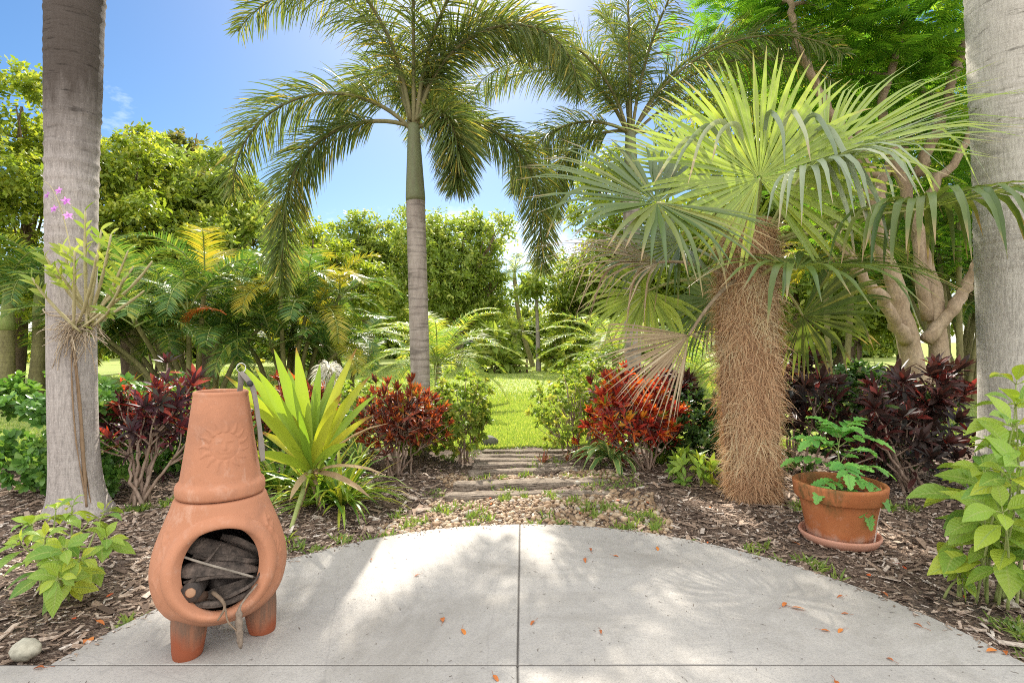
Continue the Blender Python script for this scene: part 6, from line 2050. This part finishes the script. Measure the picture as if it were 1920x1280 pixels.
# slim trees and palms at the far end of the lawn
bushpalm('cabbage_palm', 'small spiky palm on a thin trunk at the far end of the lawn', W(965, 695, 23) * (1, 1, 0), 1.5, 22, 1.15, 0.30, 0.03, (-20, 80), 60, 'leaf_mid', 60, 0.09)
tt = thing('young_tree', 'slim young tree with a pale bare trunk at the end of the lawn', 'tree', W(1010, 698, 22) * (1, 1, 0))
mt, ml = MB(), MB()
tube(mt, spline([W(1010, 702, 22), W(1008, 620, 22), W(1005, 540, 22)], 16), np.linspace(0.11, 0.05, 16), 10)
mt.build('trunk', M['bark_gray'], tt)
crown_leaves(ml, [lob(1005, 540, 22, 0.7, 0.5), lob(1030, 520, 22, 0.8, 0.6), lob(985, 560, 22, 0.6, 0.5)], 150, 0.2, 0.1, np.random.default_rng(5), 8, 0.4)
ml.build('crown', M['leaf_mid'], tt)
slim_palm('thin coconut palm leaning over the lawn end with drooping fronds against the sky', W(1000, 690, 26) * (1, 1, 0), 4.2, 0.3, 0.10, 10, 2.0, 105, 0.45, 'leaf_mid', (-0.9, 0), 'coconut_palm')
leafy('banana-leaved bush at the far lawn beside the date palm', W(920, 700, 21) * (1, 1, 0), W(925, 670, 21), (0.8, 0.7, 0.9), 40, 'leaf_mid', 0.75, 0.2, 90, 6, True, 'broadleaf_bush', nmain=6, r0=0.03)
leafy('green bush at the far lawn below the slim trunk', W(1045, 690, 22) * (1, 1, 0), W(1050, 665, 22), (0.9, 0.7, 0.8), 120, 'leaf_bright', 0.25, 0.12, 91, 8, True, 'broadleaf_bush', nmain=5, r0=0.02)
leafy('clipped dark hedge bounding the far lawn at the centre', W(970, 690, 30) * (1, 1, 0), W(980, 672, 30), (4.5, 0.8, 0.7), 800, 'leaf_dark', 0.22, 0.12, 92, 8, False, 'hedge', box=True, shell=0.8)
leafy('pale green hedge along the far lawn on the left', W(250, 690, 30) * (1, 1, 0), W(230, 660, 31), (7.5, 0.9, 1.1), 1100, 'leaf_shrub', 0.24, 0.13, 93, 8, False, 'hedge', box=True, shell=0.8)
leafy('dark understorey shrub below the bright tree behind the gray trunk', (-9.6, 14.6, 0), (-9.8, 14.8, 2.2), (2.6, 0.8, 0.9), 420, 'leaf_dark', 0.22, 0.10, 95, 8, True, 'understorey_shrub', nmain=8, r0=0.03)

# garden ornament: two little figures on stakes
orn = thing('garden_ornament', 'small pair of brown wooden stakes standing on the far lawn', 'ornament', W(980, 703, 21) * (1, 1, 0))
for dx, hh in ((-0.12, 0.42), (0.16, 0.52)):
    b = W(980, 703, 21) * (1, 1, 0) + np.array((dx, 0, 0))
    mb = MB()
    tube(mb, [b, b + (0.02, 0, hh * 0.3), b + (-0.02, 0, hh * 0.55), b + (0.01, 0, hh * 0.8), b + (0, 0, hh)], [0.05, 0.035, 0.055, 0.03, 0.04], 10)
    mb.build('stake', M['bark_brown'], orn)

# ---- poinciana: several pink-tan trunks and ferny leaves overhead
def poinciana():
    rs = np.random.default_rng(99)
    base = np.array((5.9, 8.6, 0))
    t = thing('poinciana_tree', 'poinciana tree with smooth tan trunks and ferny leaves overhead', 'tree', base)
    mt = MB()
    def br(ctrl, r0, r1, n=26):
        c = spline([W(*p) for p in ctrl], n)
        c[2:-1] += rs.normal(0, 0.02, (n - 3, 3))
        tube(mt, c, np.linspace(r0, r1, n) * (1 + 0.06 * np.sin(np.arange(n) * 0.9)), 16)
        return c
    trunks = [
        ([(1725, 790, 8.6), (1712, 690, 8.6), (1690, 600, 8.6), (1668, 500, 8.5), (1640, 400, 8.4), (1625, 330, 8.3), (1610, 240, 8.2)], 0.20, 0.045),
        ([(1745, 790, 8.7), (1760, 690, 8.7), (1755, 600, 8.7), (1735, 500, 8.8), (1715, 420, 8.8), (1690, 330, 8.8), (1655, 200, 8.6), (1690, 60, 8.4), (1695, -40, 8.3)], 0.16, 0.035),
        ([(1735, 640, 8.6), (1790, 570, 8.5), (1830, 500, 8.4), (1850, 440, 8.3)], 0.10, 0.06),
        ([(1740, 600, 8.7), (1720, 450, 8.6), (1740, 370, 8.5), (1790, 300, 8.3), (1860, 180, 8.2)], 0.09, 0.05),
        ([(1720, 330, 8.8), (1760, 230, 8.5), (1800, 110, 8.3), (1815, 20, 8.2)], 0.09, 0.05),
        ([(1640, 400, 8.4), (1660, 330, 8.8), (1690, 280, 9.0), (1740, 180, 9.3)], 0.09, 0.05),
        ([(1700, 640, 8.5), (1650, 560, 8.2), (1590, 480, 8.0), (1560, 420, 8.0)], 0.10, 0.05),
        ([(1640, 330, 8.3), (1560, 220, 8.0), (1500, 100, 7.8), (1480, 0, 7.7)], 0.08, 0.04),
    ]
    cs = [br(*a) for a in trunks]
    mt.build('trunk', M['bark_tan'], t)
    ml, mr = MB(), MB()
    pads = []
    for (px, py, Y, n, sx) in ((1440, 40, 8.5, 60, 0.9), (1540, 20, 8.0, 75, 0.9), (1620, 60, 8.5, 80, 0.9), (1720, 60, 8.4, 80, 0.9), (1800, 100, 8.6, 70, 0.7), (1560, 150, 9.2, 70, 0.9), (1660, 200, 9.2, 80, 0.9), (1760, 240, 9.0, 75, 0.8), (1800, 340, 9.2, 65, 0.7),
                               (1640, 320, 9.8, 60, 0.9), (1760, 440, 9.8, 60, 0.8), (1380, 20, 10.0, 50, 0.8), (1500, -60, 8.2, 60, 0.9), (1650, -80, 8.0, 70, 1.0), (1780, -60, 8.0, 60, 0.9), (1560, 90, 10.4, 80, 1.1), (1700, 140, 10.6, 90, 1.1), (1800, 190, 10.6, 70, 0.9), (1600, 430, 10.6, 60, 0.9), (1470, 110, 10.0, 50, 0.7)):
        c = W(px, py, Y)
        n = int(n * 1.5)
        P = c + rs.normal(0, 1, (n, 3)) * np.array((sx * 0.8, 0.6, 0.34))
        az = rs.uniform(0, 360, n)
        D = sph(az, rs.uniform(-25, 20, n))
        pads.append((P, D))
        e = min((np.linalg.norm(k - c, axis=1).min(), i) for i, k in enumerate(cs))[1]
        s = cs[e][np.argmin(np.linalg.norm(cs[e] - c, axis=1))]
        tube(mr, bez(s, (s + c) / 2 + (0, 0, 0.15), c, 10), np.linspace(0.035, 0.012, 10), 6)
    for P, D in pads:
        n = len(P)
        k = 15                                # pinnae pairs per leaf
        side = unit(np.cross(D, np.array((0, 0, 1.0))))
        L = rs.uniform(0.38, 0.62, n)
        hue = rs.random(n)
        for s in (-1, 1):
            f = np.tile(np.linspace(0.12, 1, k), n)
            idx = np.repeat(np.arange(n), k)
            PP = P[idx] + D[idx] * (L[idx] * f)[:, None] + DOWN * (0.16 * f ** 2)[:, None]
            DD = unit(D[idx] * 0.45 + side[idx] * s + rs.normal(0, 0.06, (n * k, 3)) + DOWN * 0.1)
            ln = 0.15 * np.interp(f, [0, 0.3, 0.7, 1], [0.5, 1, 0.9, 0.45])
            strips(ml, PP, DD, unit(np.array((0, 0, 1.0)) + rs.normal(0, 0.12, (n * k, 3))), ln, 0.026, 0.5, (0.7, 1, 0.7, 0.2), rnd=np.clip(hue[idx] * 0.7 + 0.3 * rs.random(n * k), 0, 1))
    mr.build('twigs', M['bark_tan'], t)
    ml.build('crown', M['poinciana'], t)


poinciana()
tree('broadleaf_tree', 'shady tree with a thick brown trunk standing behind the garden pots on the right', W(1595, 712, 17.5) * (1, 1, 0), W(1595, 640, 17.5), [lob(1560, 590, 17.5, 1.2, 0.8), lob(1620, 600, 17.5, 1.0, 0.7), lob(1650, 520, 17.5, 1.2, 0.9), lob(1590, 500, 18, 1.6, 1.1)], 0.42, 'leaf_mid', 220, 0.18, 0.10, 120)
areca('dark bamboo-like palm clump between the tan trunks and the pale trunk', (9.2, 11.2, 0), 12, 1.5, 2.2, 4.2, 1.5, 31, 0.0, mats=('areca', 'areca'), lf=0.34)
areca('dark green palm clump hidden behind the pale trunk on the right', (10.6, 12.2, 0), 8, 1.5, 2.0, 3.8, 1.6, 32, 0.0, mats=('areca', 'areca'), lf=0.36)
slim_palm('thin yellow-stemmed palm standing just right of the shaggy trunk', W(1562, 745, 11.5) * (1, 1, 0), 2.2, 0.6, 0.055, 9, 1.3, 100, 0.36, 'areca_gold', (-0.15, 0))
slim_palm('thin tan-stemmed palm leaning beside the yellow-stemmed one', W(1578, 742, 11.6) * (1, 1, 0), 2.3, 0.6, 0.06, 9, 1.3, 100, 0.36, 'areca', (0.20, 0))
for q, (px, lab) in enumerate(((1500, 'leafy background tree filling the gap right of the fan palm crown'), (1700, 'leafy background tree behind the poinciana trunks'), (1860, 'leafy background tree behind the pale trunk on the right'), (1380, 'leafy background tree behind the crown of the fan palm'))):
    tree('broadleaf_tree', lab, W(px, 700, 16.0 + q) * (1, 1, 0), W(px, 560, 16.0 + q), [lob(px - 60, 420, 16 + q, 1.6, 1.2), lob(px + 40, 380, 16 + q, 1.6, 1.2), lob(px, 250, 16 + q, 1.8, 1.3), lob(px + 50, 150, 16.5 + q, 1.6, 1.2), lob(px - 40, 500, 16 + q, 1.5, 1.0), lob(px + 30, 560, 15.5 + q, 1.3, 0.8)], 0.2, 'leaf_bright' if q % 2 else 'leaf_mid', 170, 0.2, 0.1, 130 + q)

# ---- stone ledge with pots under the trees on the right
def m_block():
    s = NT('ledge_stone')
    n = s.noise(s.coord('Object'), 12, 5, 0.6)
    return s.done(s.bsdf(s.ramp(n, [(0.3, (0.16, 0.14, 0.12)), (0.7, (0.34, 0.30, 0.26))]), 0.9, s.bump(n, 0.5, 0.01)))


LG = W(1620, 715, 15.0) * (1, 1, 0)
led = thing('stone_ledge', 'low stone ledge with flat slabs under the trees on the right', 'ledge', LG)
bk = m_block()
for zz, w_, d_, h_, nm in ((0.0, 1.5, 0.5, 0.16, 'lower_course'), (0.163, 1.35, 0.42, 0.10, 'upper_slab')):
    mb = MB()
    c = np.array([[sx * w_, sy * d_] for sx, sy in ((-1, -1), (0.2, -1.08), (1, -1), (1, 1), (-1, 1))])[::1]
    prism(mb, c + LG[:2], zz, zz + h_, 0.02)
    mb.build(nm, bk, led)


def small_pot(name, label, px, r, h, col, cat, handle=False):
    b = np.array(((px - 960) / FPX * 14.9, 14.9, 0.266))
    t = thing(name, label, cat, b)
    mb = MB()
    lathe(mb, [(0, 0), (r * 0.75, 0), (r * 0.8, 0.01), (r * 0.97, h * 0.9), (r * 1.06, h * 0.92), (r * 1.06, h), (r * 0.95, h), (r * 0.9, h * 0.85), (0, h * 0.8)], b, 24)
    mb.build('pot_body', m_simple(name + '_glaze', col, 0.5), t)
    if handle:
        mb = MB()
        a = np.linspace(-1.3, 1.3, 14)
        tube(mb, np.c_[b[0] + r * 0.9 + 0.10 * np.cos(a), b[1] + 0 * a, b[2] + h * 0.55 + 0.11 * np.sin(a)], 0.012, 6)
        mb.build('handle', m_simple(name + '_handle', col, 0.5), t)
    else:
        mb = MB()
        tube(mb, [b + (0, 0, h * 0.8), b + (0.02, 0, h + 0.12), b + (0.0, 0, h + 0.30)], 0.01, 6)
        mb.build('stem', M['stem_green'], t)
    return t


small_pot('garden_pot', 'dark gray garden pot with a bare stem on the stone ledge', 1638, 0.13, 0.22, (0.07, 0.075, 0.085), 'plant pot')
small_pot('watering_can', 'pale gray watering can beside the dark pot on the stone ledge', 1652, 0.12, 0.26, (0.50, 0.52, 0.52), 'watering can', True)
small_pot('garden_pot', 'small terracotta pot left of the dark pot on the stone ledge', 1627, 0.08, 0.15, (0.50, 0.20, 0.10), 'plant pot')

# ---- pale path across the left lawn
mb = MB()
P0 = [(-30, 15.0), (-30, 16.6), (-14.6, 15.6), (-11.5, 14.6), (-11.5, 14.1), (-15, 14.6)]
prism(mb, P0[::-1], -0.02, 0.025, 0.01)
tag(mb.build('path', m_concrete()), kind='structure')

# ================================================================== FALLEN LEAVES ON THE PATIO
def fallen():
    rs = np.random.default_rng(13)
    spots = [(696, 1049), (786, 1078), (831, 1167), (866, 1180), (1108, 1034), (1097, 1048), (1150, 1042), (1232, 1026), (1126, 1183), (1003, 1165), (1468, 1138), (1484, 1140), (1581, 1119), (1591, 1152), (1540, 1182), (1580, 1180),
             (1728, 1177), (1675, 1240), (160, 1200), (174, 1202), (82, 1254), (1565, 1278), (925, 1267), (1868, 1220), (1655, 1112), (1885, 1222), (180, 1165)]
    protos = []
    for k in range(4):
        mb = MB()
        L = 0.03 + 0.006 * k
        strips(mb, (0, 0, 0.004), unit(np.array((1, 0, 0.25))), np.array((0, 0.1 * (k - 1.5), 1)), L, 0.012 + 0.002 * k, 0.7, (0.3, 0.9, 1.0, 0.7, 0.1), fold=0.7 - 0.2 * k, rnd=0.2 + 0.25 * k)
        tube(mb, bez((0, 0, 0.004), (-0.012, 0.004, 0.008), (-0.026, 0.008 * (k - 1), 0.003), 6), 0.0007, 4, rnd=0.1)
        protos.append(mb.mesh('fallen_leaf'))
        protos[-1].materials.append(M['litter_leaf'])
    for i, s in enumerate(spots):
        p = G(*s)
        o = bpy.data.objects.new('fallen_leaf', protos[i % 4])
        COL.objects.link(o)
        o.location = (p[0], p[1], 0.001)
        o.rotation_euler = (rs.normal(0, 0.1), rs.normal(0, 0.1), rs.uniform(0, 6.28))
        sc = rs.uniform(0.8, 1.3)
        o.scale = (sc, sc, sc)
        tag(o, 'small curled orange-brown leaf lying on the bare concrete patio', 'leaf', 'dry leaves scattered on the patio')
    # red flower petals in the mulch, and dark specks of plant litter on the concrete
    mb = MB()
    n = 90
    x, y = rs.uniform(-2.6, 3.2, n), rs.uniform(2.1, 4.4, n)
    k = ~in_patio(x, y, 0.02) & ((np.hypot(x - PC[0], y - PC[1]) - PR < 0.7))
    x, y = x[k], y[k]
    n = len(x)
    strips(mb, np.c_[x, y, bed_z(x, y) + 0.018], sph(rs.uniform(0, 360, n), rs.uniform(-10, 20, n)), np.array((0, 0, 1.0)) + rs.normal(0, 0.3, (n, 3)), rs.uniform(0.018, 0.04, n), rs.uniform(0.01, 0.018, n), 0.4, (0.4, 1, 0.8, 0.1))
    tag(mb.build('fallen_petals', leafmat('red_petal', [(0, (0.6, 0.09, 0.03)), (1, (0.65, 0.20, 0.04))], trans=0.2)), kind='stuff')
    mb = MB()
    n = 420
    x, y = rs.uniform(-2.1, 2.3, n), rs.uniform(1.85, 3.55, n)
    k = in_patio(x, y, -0.03)
    x, y = x[k], y[k]
    n = len(x)
    strips(mb, np.c_[x, y, np.full(n, 0.002)], sph(rs.uniform(0, 360, n), rs.uniform(0, 12, n)), np.array((0, 0, 1.0)), rs.uniform(0.004, 0.028, n) * rs.random(n) ** 0.5, rs.uniform(0.0012, 0.0035, n), 0.1, (0.6, 1, 0.5))
    tag(mb.build('leaf_litter', m_simple('litter_speck', (0.12, 0.09, 0.07), 0.9)), kind='stuff')


fallen()
